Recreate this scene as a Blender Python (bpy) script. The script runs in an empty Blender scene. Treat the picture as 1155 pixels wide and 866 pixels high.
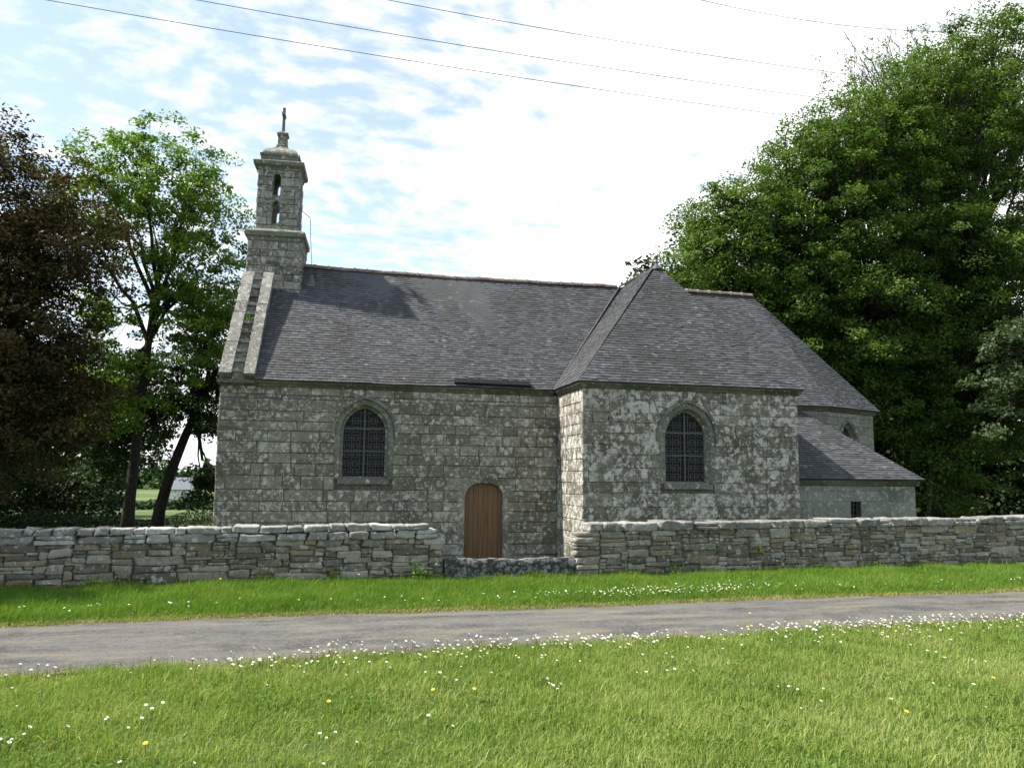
import bpy, math, random
import numpy as np
from mathutils import Vector, Matrix
from mathutils.geometry import tessellate_polygon

scene = bpy.context.scene
C = scene.collection
RAD = math.radians

# ------------------------------------------------------------------ camera
YAW, PITCH, ROLL, FPX, EYE = 0.22939, 0.12060, 0.01035, 902.94, 1.65
fw = Vector((math.sin(YAW) * math.cos(PITCH), math.cos(YAW) * math.cos(PITCH), math.sin(PITCH)))
r0 = Vector((math.cos(YAW), -math.sin(YAW), 0))
u0 = r0.cross(fw)
rt = r0 * math.cos(ROLL) + u0 * math.sin(ROLL)
up = -r0 * math.sin(ROLL) + u0 * math.cos(ROLL)
camd = bpy.data.cameras.new('camera')
camd.sensor_width = 36
camd.lens = 36 * FPX / 1155
camd.clip_end = 5000
cam = bpy.data.objects.new('camera', camd)
cam.matrix_world = Matrix(((rt.x, up.x, -fw.x, 0), (rt.y, up.y, -fw.y, 0), (rt.z, up.z, -fw.z, EYE), (0, 0, 0, 1)))
C.objects.link(cam)
scene.camera = cam

# ------------------------------------------------------------------ light
SUN_EL, SUN_AZ = RAD(53), RAD(9)          # azimuth: how far behind the facade plane, the sun stands at the left
sund = Vector((-math.cos(SUN_EL) * math.cos(SUN_AZ), math.cos(SUN_EL) * math.sin(SUN_AZ), math.sin(SUN_EL)))
sl = bpy.data.lights.new('sun', 'SUN')
sl.energy = 4.0
sl.angle = RAD(1.2)
sl.color = (1.0, 0.95, 0.86)
so = bpy.data.objects.new('sun', sl)
so.rotation_euler = sund.to_track_quat('Z', 'Y').to_euler()
so.location = (-20, 5, 30)
C.objects.link(so)

scene.view_settings.view_transform = 'Standard'
scene.view_settings.look = 'None'
scene.view_settings.gamma = 1
scene.view_settings.use_curve_mapping = False
scene.view_settings.exposure = 1.40
scene.cycles.max_bounces = 6
scene.cycles.transmission_bounces = 4


class NT:
    """tiny helper for node trees"""
    def __init__(s, tree):
        s.t = tree
        s.t.nodes.clear()

    def n(s, kind, ins=None, **props):
        nd = s.t.nodes.new(kind)
        for k, v in props.items():
            setattr(nd, k, v)
        for k, v in (ins or {}).items():
            sock = nd.inputs[k]
            if isinstance(v, bpy.types.NodeSocket):
                s.t.links.new(v, sock)
            else:
                if sock.type == 'RGBA' and not isinstance(v, (int, float)) and len(v) == 3:
                    v = (*v, 1)
                sock.default_value = v
        return nd

    def math(s, op, a, b=0.0, c=0.0, clamp=False):
        nd = s.n('ShaderNodeMath', {0: a, 1: b, 2: c}, operation=op)
        nd.use_clamp = clamp
        return nd.outputs[0]

    def mix(s, f, a, b, blend='MIX'):
        nd = s.n('ShaderNodeMix', None, data_type='RGBA', blend_type=blend)
        for i, v in ((0, f), (6, a), (7, b)):
            if isinstance(v, bpy.types.NodeSocket):
                s.t.links.new(v, nd.inputs[i])
            else:
                if i and len(v) == 3:
                    v = (*v, 1)
                nd.inputs[i].default_value = v
        return nd.outputs[2]

    def ss(s, v, lo, hi, a=0.0, b=1.0):
        nd = s.n('ShaderNodeMapRange', {0: v, 1: lo, 2: hi, 3: a, 4: b}, interpolation_type='SMOOTHSTEP')
        return nd.outputs[0]

    def noise(s, vec, scale, detail=4, rough=0.55, dist=0.0, out=0):
        return s.n('ShaderNodeTexNoise', {'Vector': vec, 'Scale': scale, 'Detail': detail, 'Roughness': rough, 'Distortion': dist}).outputs[out]

    def link(s, a, b):
        s.t.links.new(a, b)


# ------------------------------------------------------------------ sky: Nishita blue with broken altocumulus
w = bpy.data.worlds.new('World')
scene.world = w
w.use_nodes = True
k = NT(w.node_tree)
geo = k.n('ShaderNodeTexCoord').outputs['Generated']
sky = k.n('ShaderNodeTexSky', sky_type='NISHITA', sun_disc=False, sun_elevation=SUN_EL,
          sun_rotation=math.atan2(sund.x, sund.y), air_density=1.0, dust_density=0.6, ozone_density=1.0)
sep = k.n('ShaderNodeSeparateXYZ', {0: geo})
zz = k.math('ADD', k.math('MAXIMUM', sep.outputs[2], 0.0), 0.16)
px_ = k.math('DIVIDE', sep.outputs[0], zz)
py_ = k.math('DIVIDE', sep.outputs[1], zz)
plane = k.n('ShaderNodeCombineXYZ', {0: px_, 1: py_, 2: 0.0}).outputs[0]
plane = k.n('ShaderNodeMapping', {'Vector': plane, 'Rotation': (0, 0, RAD(-28)), 'Scale': (1.0, 1.35, 1.0)}).outputs[0]
warp = k.noise(plane, 2.2, 3, 0.5, out=1)
plane_w = k.n('ShaderNodeVectorMath', {0: plane, 1: k.n('ShaderNodeVectorMath', {0: warp, 'Scale': 0.16}, operation='SCALE').outputs[0]}, operation='ADD').outputs[0]
big = k.noise(plane_w, 1.4, 3, 0.5)
puffs = k.noise(plane_w, 10.5, 5, 0.55)
fine = k.noise(plane_w, 24.0, 5, 0.6)
dens = k.math('ADD', k.math('MULTIPLY', big, 0.42), k.math('MULTIPLY', puffs, 0.88))
dens = k.math('ADD', dens, k.math('MULTIPLY', fine, 0.22))
# the bank of cloud is thickest toward the north-east of the view
bank = k.n('ShaderNodeVectorMath', {0: geo, 1: Vector((0.52, 0.80, 0.30)).normalized()}, operation='DOT_PRODUCT').outputs['Value']
dens = k.math('ADD', dens, k.ss(bank, 0.84, 0.985, 0.0, 0.25))
low = k.ss(sep.outputs[2], 0.0, 0.33, 0.16, 0.0)
dens = k.math('ADD', dens, low)
cover = k.ss(dens, 0.66, 0.98)
skyc = k.mix(1.0, sky.outputs[0], (1.05, 1.05, 1.02), 'MULTIPLY')
bright = k.mix(k.ss(dens, 0.80, 1.12), (4.3, 4.55, 4.75), (6.6, 6.64, 6.7))
col = k.mix(k.math('ADD', k.math('MULTIPLY', cover, 0.72), 0.28), skyc, bright)
bg = k.n('ShaderNodeBackground', {'Color': col, 'Strength': 0.10})
k.link(bg.outputs[0], k.n('ShaderNodeOutputWorld').inputs[0])

# ------------------------------------------------------------------ object helpers
WLOC = {}


def tag(o, label=None, cat=None, group=None, kind=None):
    for key, v in (('label', label), ('category', cat), ('group', group), ('kind', kind)):
        if v:
            o[key] = v
    return o


def thing(name, loc, label, cat, group=None):
    o = bpy.data.objects.new(name, None)
    o.location = loc
    o.empty_display_size = 0.3
    C.objects.link(o)
    WLOC[o.name] = Vector(loc)
    return tag(o, label, cat, group)


class MB:
    """collects world-space vertices and faces of one mesh"""
    def __init__(s):
        s.v, s.f, s.m = [], [], []

    def add(s, vs, fs, mi=0):
        o = len(s.v)
        s.v.extend([tuple(p) for p in vs])
        s.f.extend([tuple(i + o for i in f) for f in fs])
        s.m.extend([mi] * len(fs))

    def hexa(s, p, mi=0):       # 8 corners: bottom ring 0-3, top ring 4-7 (counter-clockwise from above)
        s.add(p, [(3, 2, 1, 0), (4, 5, 6, 7), (0, 1, 5, 4), (1, 2, 6, 5), (2, 3, 7, 6), (3, 0, 4, 7)], mi)

    def box(s, a, b, mi=0, rot=None, piv=None):
        (x0, y0, z0), (x1, y1, z1) = a, b
        p = [(x0, y0, z0), (x1, y0, z0), (x1, y1, z0), (x0, y1, z0), (x0, y0, z1), (x1, y0, z1), (x1, y1, z1), (x0, y1, z1)]
        s.hexa(p, mi)

    def tube(s, pts, rad, n=6, mi=0, cap=True):
        pts = [Vector(p) for p in pts]
        o = len(s.v)
        for i, p in enumerate(pts):
            d = (pts[min(i + 1, len(pts) - 1)] - pts[max(i - 1, 0)]).normalized()
            a = d.cross(Vector((0.31, 0.17, 0.93)) if abs(d.z) < 0.9 else Vector((1, 0.1, 0))).normalized()
            b = d.cross(a)
            r = rad[i] if hasattr(rad, '__len__') else rad
            for j in range(n):
                t = 2 * math.pi * j / n
                s.v.append(tuple(p + a * (r * math.cos(t)) + b * (r * math.sin(t))))
        for i in range(len(pts) - 1):
            for j in range(n):
                q = (j + 1) % n
                s.f.append((o + i * n + j, o + i * n + q, o + (i + 1) * n + q, o + (i + 1) * n + j))
                s.m.append(mi)
        if cap:
            s.f.append(tuple(o + j for j in reversed(range(n))))
            s.f.append(tuple(o + (len(pts) - 1) * n + j for j in range(n)))
            s.m.extend([mi, mi])

    def build(s, name, mats, parent=None, smooth=False, origin=None):
        org = WLOC[parent.name] if parent else Vector(origin or (0, 0, 0))
        me = bpy.data.meshes.new(name)
        me.from_pydata([(a - org.x, b - org.y, c - org.z) for a, b, c in s.v], [], s.f)
        for m_ in (mats if isinstance(mats, (list, tuple)) else [mats]):
            me.materials.append(m_)
        if any(s.m):
            me.polygons.foreach_set('material_index', s.m)
        if smooth:
            me.polygons.foreach_set('use_smooth', [True] * len(me.polygons))
        me.update()
        o = bpy.data.objects.new(name, me)
        C.objects.link(o)
        if parent:
            o.parent = parent
            WLOC[o.name] = org
        else:
            o.location = org
            WLOC[o.name] = org
        return o


def np_mesh(name, verts, faces_flat, nper, mat, parent=None, smooth=False):
    """fast mesh from arrays; nper: vertices per face (array)"""
    org = WLOC[parent.name] if parent else Vector((0, 0, 0))
    me = bpy.data.meshes.new(name)
    verts = np.asarray(verts, np.float32) - np.array(org, np.float32)
    me.vertices.add(len(verts))
    me.vertices.foreach_set('co', verts.ravel())
    nper = np.asarray(nper, np.int32)
    me.loops.add(int(nper.sum()))
    me.loops.foreach_set('vertex_index', np.asarray(faces_flat, np.int32).ravel())
    me.polygons.add(len(nper))
    st = np.concatenate([[0], np.cumsum(nper)[:-1]]).astype(np.int32)
    me.polygons.foreach_set('loop_start', st)
    if smooth:
        me.polygons.foreach_set('use_smooth', np.ones(len(nper), bool))
    me.materials.append(mat)
    me.update(calc_edges=True)
    o = bpy.data.objects.new(name, me)
    C.objects.link(o)
    if parent:
        o.parent = parent
    WLOC[o.name] = org
    return o


# ------------------------------------------------------------------ materials
def new_mat(name):
    m_ = bpy.data.materials.new(name)
    m_.use_nodes = True
    return m_, NT(m_.node_tree)


def finish(k, col, rough=0.85, bump=None, bstr=0.4, bdist=0.02, spec=0.3):
    ins = {'Base Color': col, 'Roughness': rough, 'Specular IOR Level': spec}
    if bump is not None:
        ins['Normal'] = k.n('ShaderNodeBump', {'Strength': bstr, 'Distance': bdist, 'Height': bump}).outputs[0]
    b = k.n('ShaderNodeBsdfPrincipled', ins)
    k.link(b.outputs[0], k.n('ShaderNodeOutputMaterial').inputs[0])


def stone(name, dark, light, lichen, amount=0.5, stain=(0.05, 0.052, 0.04), stain_amt=0.45, spot=4.6, warm=None, island=0.35):
    m_, k = new_mat(name)
    P = k.n('ShaderNodeTexCoord').outputs['Object']
    isl = k.n('ShaderNodeNewGeometry').outputs['Random Per Island']
    wv = k.noise(P, 9, 3, 0.6, out=1)
    Pw = k.n('ShaderNodeVectorMath', {0: P, 1: k.n('ShaderNodeVectorMath', {0: wv, 'Scale': 0.16}, operation='SCALE').outputs[0]}, operation='ADD').outputs[0]
    n1 = k.noise(P, 0.75, 5, 0.65)
    n2 = k.noise(P, 11, 6, 0.7)
    n3 = k.noise(P, 55, 5, 0.7)
    f = k.math('ADD', k.math('MULTIPLY', n2, 0.9), k.math('MULTIPLY', k.math('SUBTRACT', isl, 0.5), island))
    c = k.mix(k.ss(f, 0.25, 0.75), dark, light)
    if warm:
        i2 = k.math('FRACT', k.math('MULTIPLY', isl, 17.31))
        c = k.mix(k.ss(i2, 0.62, 0.95, 0, 0.8), c, warm)
    c = k.mix(k.math('MULTIPLY', k.ss(k.math('ADD', k.math('MULTIPLY', n1, 0.6), k.math('MULTIPLY', n2, 0.4)), 0.47, 0.66), stain_amt), c, stain)
    # crusts of pale lichen: round patches of many sizes
    tot = None
    for sc, lo, wgt in ((spot, 0.46, 1.0), (spot * 1.7, 0.52, 1.0), (spot * 3.6, 0.50, 0.9)):
        vo = k.n('ShaderNodeTexVoronoi', {'Vector': Pw, 'Scale': sc, 'Randomness': 1.0})
        cr = k.n('ShaderNodeSeparateColor', {0: vo.outputs['Color']})
        rad_ = k.math('MULTIPLY', k.ss(cr.outputs[0], 1 - amount, 1.0, 0.0, 1.0), lo)
        dd = k.math('SUBTRACT', rad_, vo.outputs['Distance'])
        dd = k.math('ADD', dd, k.math('MULTIPLY', k.math('SUBTRACT', n3, 0.5), 0.35))
        msk = k.math('MULTIPLY', k.ss(dd, 0.0, 0.12), k.math('MULTIPLY', k.math('ADD', k.math('MULTIPLY', cr.outputs[1], 0.6), 0.4), wgt))
        tot = msk if tot is None else k.math('MAXIMUM', tot, msk)
    pn = k.noise(P, spot * 1.7, 9, 0.72, 0.2)
    sh = 0.73 - 0.24 * amount
    pn = k.math('ADD', pn, k.math('MULTIPLY', k.math('SUBTRACT', k.math('FRACT', k.math('MULTIPLY', isl, 7.77)), 0.5), 0.11))
    pat = k.math('MULTIPLY', k.ss(pn, sh - 0.04, sh + 0.06), 0.85)
    tot = k.math('MAXIMUM', tot, pat)
    lc = k.mix(k.ss(k.noise(P, 30, 4, 0.7), 0.35, 0.7), [q * 0.66 for q in lichen], lichen)
    c = k.mix(tot, c, lc)
    c = k.mix(k.ss(n3, 0.3, 0.75, 0.0, 0.5), c, k.mix(0.5, c, (0.02, 0.02, 0.016)))
    h = k.math('ADD', k.math('MULTIPLY', n2, 0.6), k.math('MULTIPLY', n3, 0.6))
    h = k.math('ADD', h, k.math('MULTIPLY', tot, 0.15))
    finish(k, c, 0.92, h, 0.7, 0.03, 0.2)
    return m_


M = {}
LICH = (0.66, 0.63, 0.56)
M['nave'] = stone('granite_nave', (0.125, 0.115, 0.090), (0.34, 0.315, 0.26), LICH, 0.64, (0.082, 0.074, 0.054), 0.85, 4.6, island=0.22)
M['transept'] = stone('granite_transept', (0.10, 0.092, 0.070), (0.29, 0.272, 0.22), (0.72, 0.69, 0.62), 0.80, (0.068, 0.060, 0.043), 0.8, 4.0, island=0.15)
M['apse'] = stone('granite_apse', (0.15, 0.148, 0.118), (0.29, 0.283, 0.235), (0.42, 0.43, 0.39), 0.5, (0.10, 0.105, 0.08), 0.5, island=0.2)
M['annex'] = stone('granite_annex', (0.17, 0.18, 0.15), (0.30, 0.31, 0.265), (0.46, 0.47, 0.41), 0.62, (0.085, 0.088, 0.066), 0.9, 5.0, island=0.15)
M['tower'] = stone('granite_tower', (0.125, 0.115, 0.095), (0.33, 0.32, 0.28), (0.55, 0.54, 0.50), 0.68, (0.085, 0.080, 0.058), 0.65, 6.0, island=0.3)
M['trim'] = stone('granite_trim', (0.11, 0.112, 0.09), (0.24, 0.24, 0.20), LICH, 0.40, (0.075, 0.078, 0.052), 0.6, 7.0, island=0.25)
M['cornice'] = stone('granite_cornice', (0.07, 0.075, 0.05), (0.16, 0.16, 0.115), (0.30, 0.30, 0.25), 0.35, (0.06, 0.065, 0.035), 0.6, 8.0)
M['rubble'] = stone('rubble_stone', (0.12, 0.110, 0.085), (0.37, 0.35, 0.285), (0.52, 0.51, 0.45), 0.45, (0.085, 0.080, 0.054), 0.65, 7.0, warm=(0.24, 0.19, 0.115), island=0.45)
M['coping'] = stone('coping_stone', (0.20, 0.195, 0.172), (0.46, 0.45, 0.42), (0.62, 0.61, 0.58), 0.62, (0.11, 0.105, 0.085), 0.6, 6.0, island=0.45)
M['coping_grey'] = stone('weathered_coping', (0.15, 0.145, 0.125), (0.34, 0.33, 0.30), (0.55, 0.54, 0.50), 0.6, (0.10, 0.095, 0.075), 0.7, 6.0, island=0.3)
M['block'] = stone('dark_block', (0.026, 0.027, 0.025), (0.08, 0.08, 0.076), (0.36, 0.365, 0.355), 0.80, (0.02, 0.02, 0.02), 0.6, 6.0)


def simple(name, c1, c2, scale=8, rough=0.8, bump=0.3, detail=5):
    m_, k = new_mat(name)
    P = k.n('ShaderNodeTexCoord').outputs['Object']
    n = k.noise(P, scale, detail, 0.6)
    finish(k, k.mix(k.ss(n, 0.3, 0.7), c1, c2), rough, n, bump, 0.01)
    return m_


M['mortar'] = simple('lime_mortar', (0.055, 0.052, 0.042), (0.13, 0.122, 0.10), 14, 0.95)
M['drystone_core'] = simple('dry_stone_core', (0.02, 0.018, 0.014), (0.05, 0.045, 0.035), 14, 0.95)
M['dark'] = simple('dark_interior', (0.012, 0.012, 0.012), (0.02, 0.02, 0.02), 5)
M['iron'] = simple('leaded_iron', (0.062, 0.067, 0.070), (0.10, 0.106, 0.11), 20, 0.6)
M['lead'] = simple('lead_flashing', (0.05, 0.052, 0.056), (0.09, 0.092, 0.1), 10, 0.55)
M['rail'] = simple('black_strip', (0.006, 0.006, 0.007), (0.012, 0.012, 0.013), 10, 0.5)
M['cable'] = simple('cable_sheath', (0.10, 0.10, 0.10), (0.14, 0.14, 0.14), 10, 0.6)
M['tile'] = simple('ridge_tile', (0.13, 0.092, 0.075), (0.23, 0.165, 0.135), 5, 0.85)
M['tile_grey'] = simple('ridge_mortar', (0.16, 0.14, 0.125), (0.28, 0.25, 0.225), 9, 0.9)
M['bark'] = simple('bark', (0.014, 0.012, 0.010), (0.042, 0.037, 0.030), 12, 0.95, 0.8)
M['plaster'] = simple('white_render', (0.55, 0.54, 0.5), (0.68, 0.67, 0.63), 2, 0.9)
M['far_slate'] = simple('far_slate', (0.10, 0.11, 0.13), (0.15, 0.16, 0.18), 4, 0.7)

m_, k = new_mat('old_glass')
finish(k, (0.010, 0.011, 0.012), 0.5, k.noise(k.n('ShaderNodeTexCoord').outputs['Object'], 14, 2), 0.25, 0.01, 0.15)
M['glass'] = m_

m_, k = new_mat('slate')
P = k.n('ShaderNodeTexCoord').outputs['Object']
isl = k.n('ShaderNodeNewGeometry').outputs['Random Per Island']
n1 = k.noise(P, 0.8, 5, 0.62)
n2 = k.noise(P, 14, 5, 0.7)
n4 = k.noise(P, 60, 4, 0.7)
c = k.mix(k.math('POWER', isl, 1.3), (0.046, 0.048, 0.052), (0.092, 0.095, 0.101))
c = k.mix(k.ss(n1, 0.46, 0.64, 0, 0.55), c, (0.040, 0.038, 0.034))
c = k.mix(k.ss(k.noise(P, 34, 5, 0.7), 0.54, 0.74, 0, 0.45), c, (0.20, 0.197, 0.18))
c = k.mix(k.ss(k.noise(P, 3.1, 5, 0.7), 0.60, 0.74, 0, 0.55), c, (0.17, 0.17, 0.16))
vo = k.n('ShaderNodeTexVoronoi', {'Vector': k.n('ShaderNodeVectorMath', {0: P, 1: k.n('ShaderNodeVectorMath', {0: k.noise(P, 12, 3, 0.6, out=1), 'Scale': 0.2}, operation='SCALE').outputs[0]}, operation='ADD').outputs[0], 'Scale': 5.5})
cr = k.n('ShaderNodeSeparateColor', {0: vo.outputs['Color']})
cst = k.ss(k.math('SUBTRACT', k.math('MULTIPLY', k.ss(cr.outputs[0], 0.55, 1.0), 0.42), vo.outputs['Distance']), 0.0, 0.16)
c = k.mix(k.math('MULTIPLY', cst, k.ss(k.noise(P, 1.3, 4, 0.6), 0.42, 0.62, 0.05, 0.6)), c, (0.21, 0.212, 0.20))
c = k.mix(k.math('MULTIPLY', k.ss(k.noise(P, 9, 5, 0.7), 0.60, 0.70), 0.5), c, (0.050, 0.052, 0.034))
finish(k, c, 0.68, k.math('ADD', n2, n4), 0.35, 0.01, 0.3)
M['slate'] = m_

m_, k = new_mat('oak_door')
P = k.n('ShaderNodeTexCoord').outputs['Object']
isl = k.n('ShaderNodeNewGeometry').outputs['Random Per Island']
g = k.noise(k.n('ShaderNodeMapping', {'Vector': P, 'Scale': (30, 30, 1.6)}).outputs[0], 1.0, 6, 0.65)
c = k.mix(k.ss(g, 0.3, 0.7), (0.070, 0.038, 0.018), (0.21, 0.118, 0.056))
c = k.mix(k.math('MULTIPLY', isl, 0.55), c, (0.16, 0.085, 0.036))
finish(k, c, 0.55, g, 0.3, 0.005)
M['door'] = m_


def leaf_mat(name, cols, trans=0.35, rough=0.5, field=0.6):
    m_, k = new_mat(name)
    isl = k.n('ShaderNodeNewGeometry').outputs['Random Per Island']
    P = k.n('ShaderNodeTexCoord').outputs['Object']
    n = k.noise(P, field, 3, 0.6)
    f = k.math('ADD', k.math('MULTIPLY', isl, 0.55), k.math('MULTIPLY', k.ss(n, 0.3, 0.7), 0.5), clamp=True)
    ramp = k.n('ShaderNodeValToRGB', {0: f})
    el = ramp.color_ramp.elements
    el[0].color = (*cols[0], 1)
    el[1].color = (*cols[-1], 1)
    for i, cc in enumerate(cols[1:-1]):
        e = el.new((i + 1) / (len(cols) - 1))
        e.color = (*cc, 1)
    c = ramp.outputs[0]
    p = k.n('ShaderNodeBsdfPrincipled', {'Base Color': c, 'Roughness': rough, 'Specular IOR Level': 0.12})
    tcol = k.mix(1.0, c, (1.25, 1.35, 0.6), 'MULTIPLY')
    t = k.n('ShaderNodeBsdfTranslucent', {'Color': tcol})
    mx = k.n('ShaderNodeMixShader', {0: trans, 1: p.outputs[0], 2: t.outputs[0]})
    k.link(mx.outputs[0], k.n('ShaderNodeOutputMaterial').inputs[0])
    return m_


M['leaf_lime'] = leaf_mat('leaf_fresh_green', [(0.055, 0.110, 0.016), (0.10, 0.18, 0.024), (0.175, 0.265, 0.035)], 0.42)
M['leaf_beech'] = leaf_mat('leaf_beech', [(0.038, 0.074, 0.014), (0.070, 0.124, 0.021), (0.125, 0.190, 0.034)], 0.34)
M['leaf_copper'] = leaf_mat('leaf_copper', [(0.030, 0.034, 0.012), (0.058, 0.046, 0.018), (0.115, 0.072, 0.024)], 0.25)
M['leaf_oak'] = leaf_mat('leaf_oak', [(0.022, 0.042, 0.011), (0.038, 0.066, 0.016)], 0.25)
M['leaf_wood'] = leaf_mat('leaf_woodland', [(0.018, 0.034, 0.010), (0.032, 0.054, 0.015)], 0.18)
M['leaf_chestnut'] = leaf_mat('leaf_chestnut', [(0.04, 0.062, 0.03), (0.068, 0.096, 0.045)], 0.25, 0.4)
M['leaf_far'] = leaf_mat('leaf_far', [(0.032, 0.065, 0.022), (0.055, 0.10, 0.035)], 0.2, 0.6, 0.05)
M['grass'] = leaf_mat('grass_blade', [(0.092, 0.155, 0.030), (0.165, 0.245, 0.047), (0.225, 0.29, 0.07), (0.31, 0.34, 0.135)], 0.32, 0.5, 0.9)
M['verge'] = leaf_mat('verge_blade', [(0.066, 0.14, 0.017), (0.115, 0.205, 0.027), (0.185, 0.26, 0.045)], 0.32, 0.5, 0.8)
M['dry'] = leaf_mat('dry_blade', [(0.15, 0.15, 0.04), (0.24, 0.21, 0.07), (0.28, 0.24, 0.11)], 0.2, 0.7, 2.0)
M['clover'] = leaf_mat('clover_leaf', [(0.065, 0.13, 0.018), (0.10, 0.175, 0.03)], 0.25, 0.6)
M['weed'] = leaf_mat('weed_leaf', [(0.06, 0.13, 0.02), (0.12, 0.20, 0.03)], 0.3)
M['petal'] = simple('daisy_petal', (0.74, 0.74, 0.72), (0.82, 0.82, 0.80), 30, 0.7, 0)
M['pollen'] = simple('yellow_flower', (0.75, 0.48, 0.02), (0.85, 0.58, 0.03), 30, 0.7, 0)
M['stem'] = simple('flower_stem', (0.06, 0.12, 0.03), (0.09, 0.15, 0.04), 30, 0.7, 0)

m_, k = new_mat('turf_soil')
P = k.n('ShaderNodeTexCoord').outputs['Object']
n1 = k.noise(P, 0.35, 5, 0.6)
n2 = k.noise(P, 6, 6, 0.7)
c = k.mix(k.ss(n2, 0.3, 0.7), (0.030, 0.055, 0.012), (0.060, 0.095, 0.022))
c = k.mix(k.ss(n1, 0.45, 0.7, 0, 0.6), c, (0.095, 0.125, 0.04))
sp = k.n('ShaderNodeSeparateXYZ', {0: P})
c = k.mix(k.ss(sp.outputs[1], 40, 60), c, k.mix(k.ss(k.noise(P, 0.03, 4, 0.6), 0.35, 0.65), (0.060, 0.095, 0.030), (0.115, 0.145, 0.055)))
finish(k, c, 0.95, n2, 0.6, 0.04, 0.1)
M['turf'] = m_

m_, k = new_mat('worn_asphalt')
P = k.n('ShaderNodeTexCoord').outputs['Object']
Ps = k.n('ShaderNodeMapping', {'Vector': P, 'Rotation': (0, 0, RAD(-3.6)), 'Scale': (0.35, 1.6, 1)}).outputs[0]
n1 = k.noise(Ps, 1.3, 5, 0.6)
n2 = k.noise(P, 40, 5, 0.75)
n3 = k.noise(P, 150, 3, 0.7)
c = k.mix(k.ss(n1, 0.36, 0.62), (0.042, 0.040, 0.039), (0.108, 0.102, 0.095))
c = k.mix(k.ss(k.math('ADD', k.math('MULTIPLY', n2, 0.6), k.math('MULTIPLY', k.noise(P, 2.2, 5, 0.7), 0.4)), 0.42, 0.62, 0, 0.8), c, (0.150, 0.143, 0.131))
c = k.mix(k.ss(n3, 0.55, 0.75, 0, 0.6), c, (0.03, 0.029, 0.027))
c = k.mix(k.ss(k.noise(P, 17, 6, 0.8), 0.44, 0.66, 0, 0.55), c, (0.17, 0.162, 0.148))
c = k.mix(k.ss(k.noise(P, 25, 5, 0.8, 0.5), 0.56, 0.70, 0, 0.6), c, (0.038, 0.036, 0.034))
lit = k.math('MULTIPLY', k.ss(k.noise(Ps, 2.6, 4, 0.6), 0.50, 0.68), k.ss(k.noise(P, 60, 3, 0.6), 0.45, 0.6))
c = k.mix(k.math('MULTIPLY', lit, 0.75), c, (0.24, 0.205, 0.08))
finish(k, c, 0.9, k.math('ADD', n2, n3), 0.8, 0.012, 0.25)
M['asphalt'] = m_

# ------------------------------------------------------------------ ground, lane
rng = np.random.default_rng(7)


def sm(a, lo, hi):
    t = np.clip((a - lo) / (hi - lo), 0, 1)
    return t * t * (3 - 2 * t)


def ground_z(x, y):
    x = np.asarray(x, float)
    y = np.asarray(y, float)
    z = -0.34 * sm(y, 13.7, 15.5)
    z = z - 1.2 * sm(y, 30, 110)
    z = z + 9.0 * sm(y, 260, 900)
    z = z + 0.015 * np.sin(x * 1.7 + y * 0.9) * (1 - sm(y, 9.0, 10)) * (1 - sm(y, 6.6, 7.4))
    return z


def lane_near(x):
    return 7.80 + 0.076 * x + 0.05 * np.sin(x * 1.3) + 0.04 * np.sin(x * 3.7 + 1) + 0.025 * np.sin(x * 8.9) + 0.015 * np.sin(x * 17.0)


def lane_far(x):
    return 10.26 + 0.048 * x + 0.05 * np.sin(x * 0.9 + 2) + 0.03 * np.sin(x * 4.3) + 0.02 * np.sin(x * 9.7 + 1)


def axis(vals):
    return np.concatenate([np.arange(a, b, s) for a, b, s in vals])


gx = axis([(-1500, -200, 100), (-200, -40, 20), (-40, -12, 4), (-12, 24, 0.5), (24, 60, 4), (60, 200, 20), (200, 1501, 100)])
gy = axis([(-300, -20, 40), (-20, 2, 4), (2, 18, 0.4), (18, 60, 3), (60, 300, 12), (300, 1501, 60)])
X, Y = np.meshgrid(gx, gy)
V = np.stack([X.ravel(), Y.ravel(), ground_z(X, Y).ravel()], 1)
nx, ny = len(gx), len(gy)
i = np.arange(nx - 1)[None, :] + nx * np.arange(ny - 1)[:, None]
F = np.stack([i, i + 1, i + 1 + nx, i + nx], -1).reshape(-1, 4)
g_o = np_mesh('ground', V, F, np.full(len(F), 4), M['turf'], smooth=True)
tag(g_o, kind='structure')

xs = np.concatenate([np.arange(-60, -10, 2.0), np.arange(-10, 22, 0.12), np.arange(22, 80, 2.0)])
cols = []
for t in np.linspace(0, 1, 9):
    yn, yf = lane_near(xs), lane_far(xs)
    jag = rng.normal(0, 0.025, len(xs))
    yy = yn + (yf - yn) * t + (jag if t in (0.0, 1.0) else 0)
    zz_ = 0.012 + 0.03 * (1 - (2 * t - 1) ** 2) + 0 * xs
    if t in (0.0, 1.0):
        zz_ = zz_ - 0.002
    cols.append(np.stack([xs, yy, zz_], 1))
V = np.stack(cols, 1).reshape(-1, 3)
i = 9 * np.arange(len(xs) - 1)[:, None] + np.arange(8)[None, :]
F = np.stack([i, i + 9, i + 10, i + 1], -1).reshape(-1, 4)
lane = np_mesh('lane', V, F, np.full(len(F), 4), M['asphalt'], smooth=True)
tag(lane, kind='structure')

# ------------------------------------------------------------------ masonry helpers
R = random.Random(11)


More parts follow.
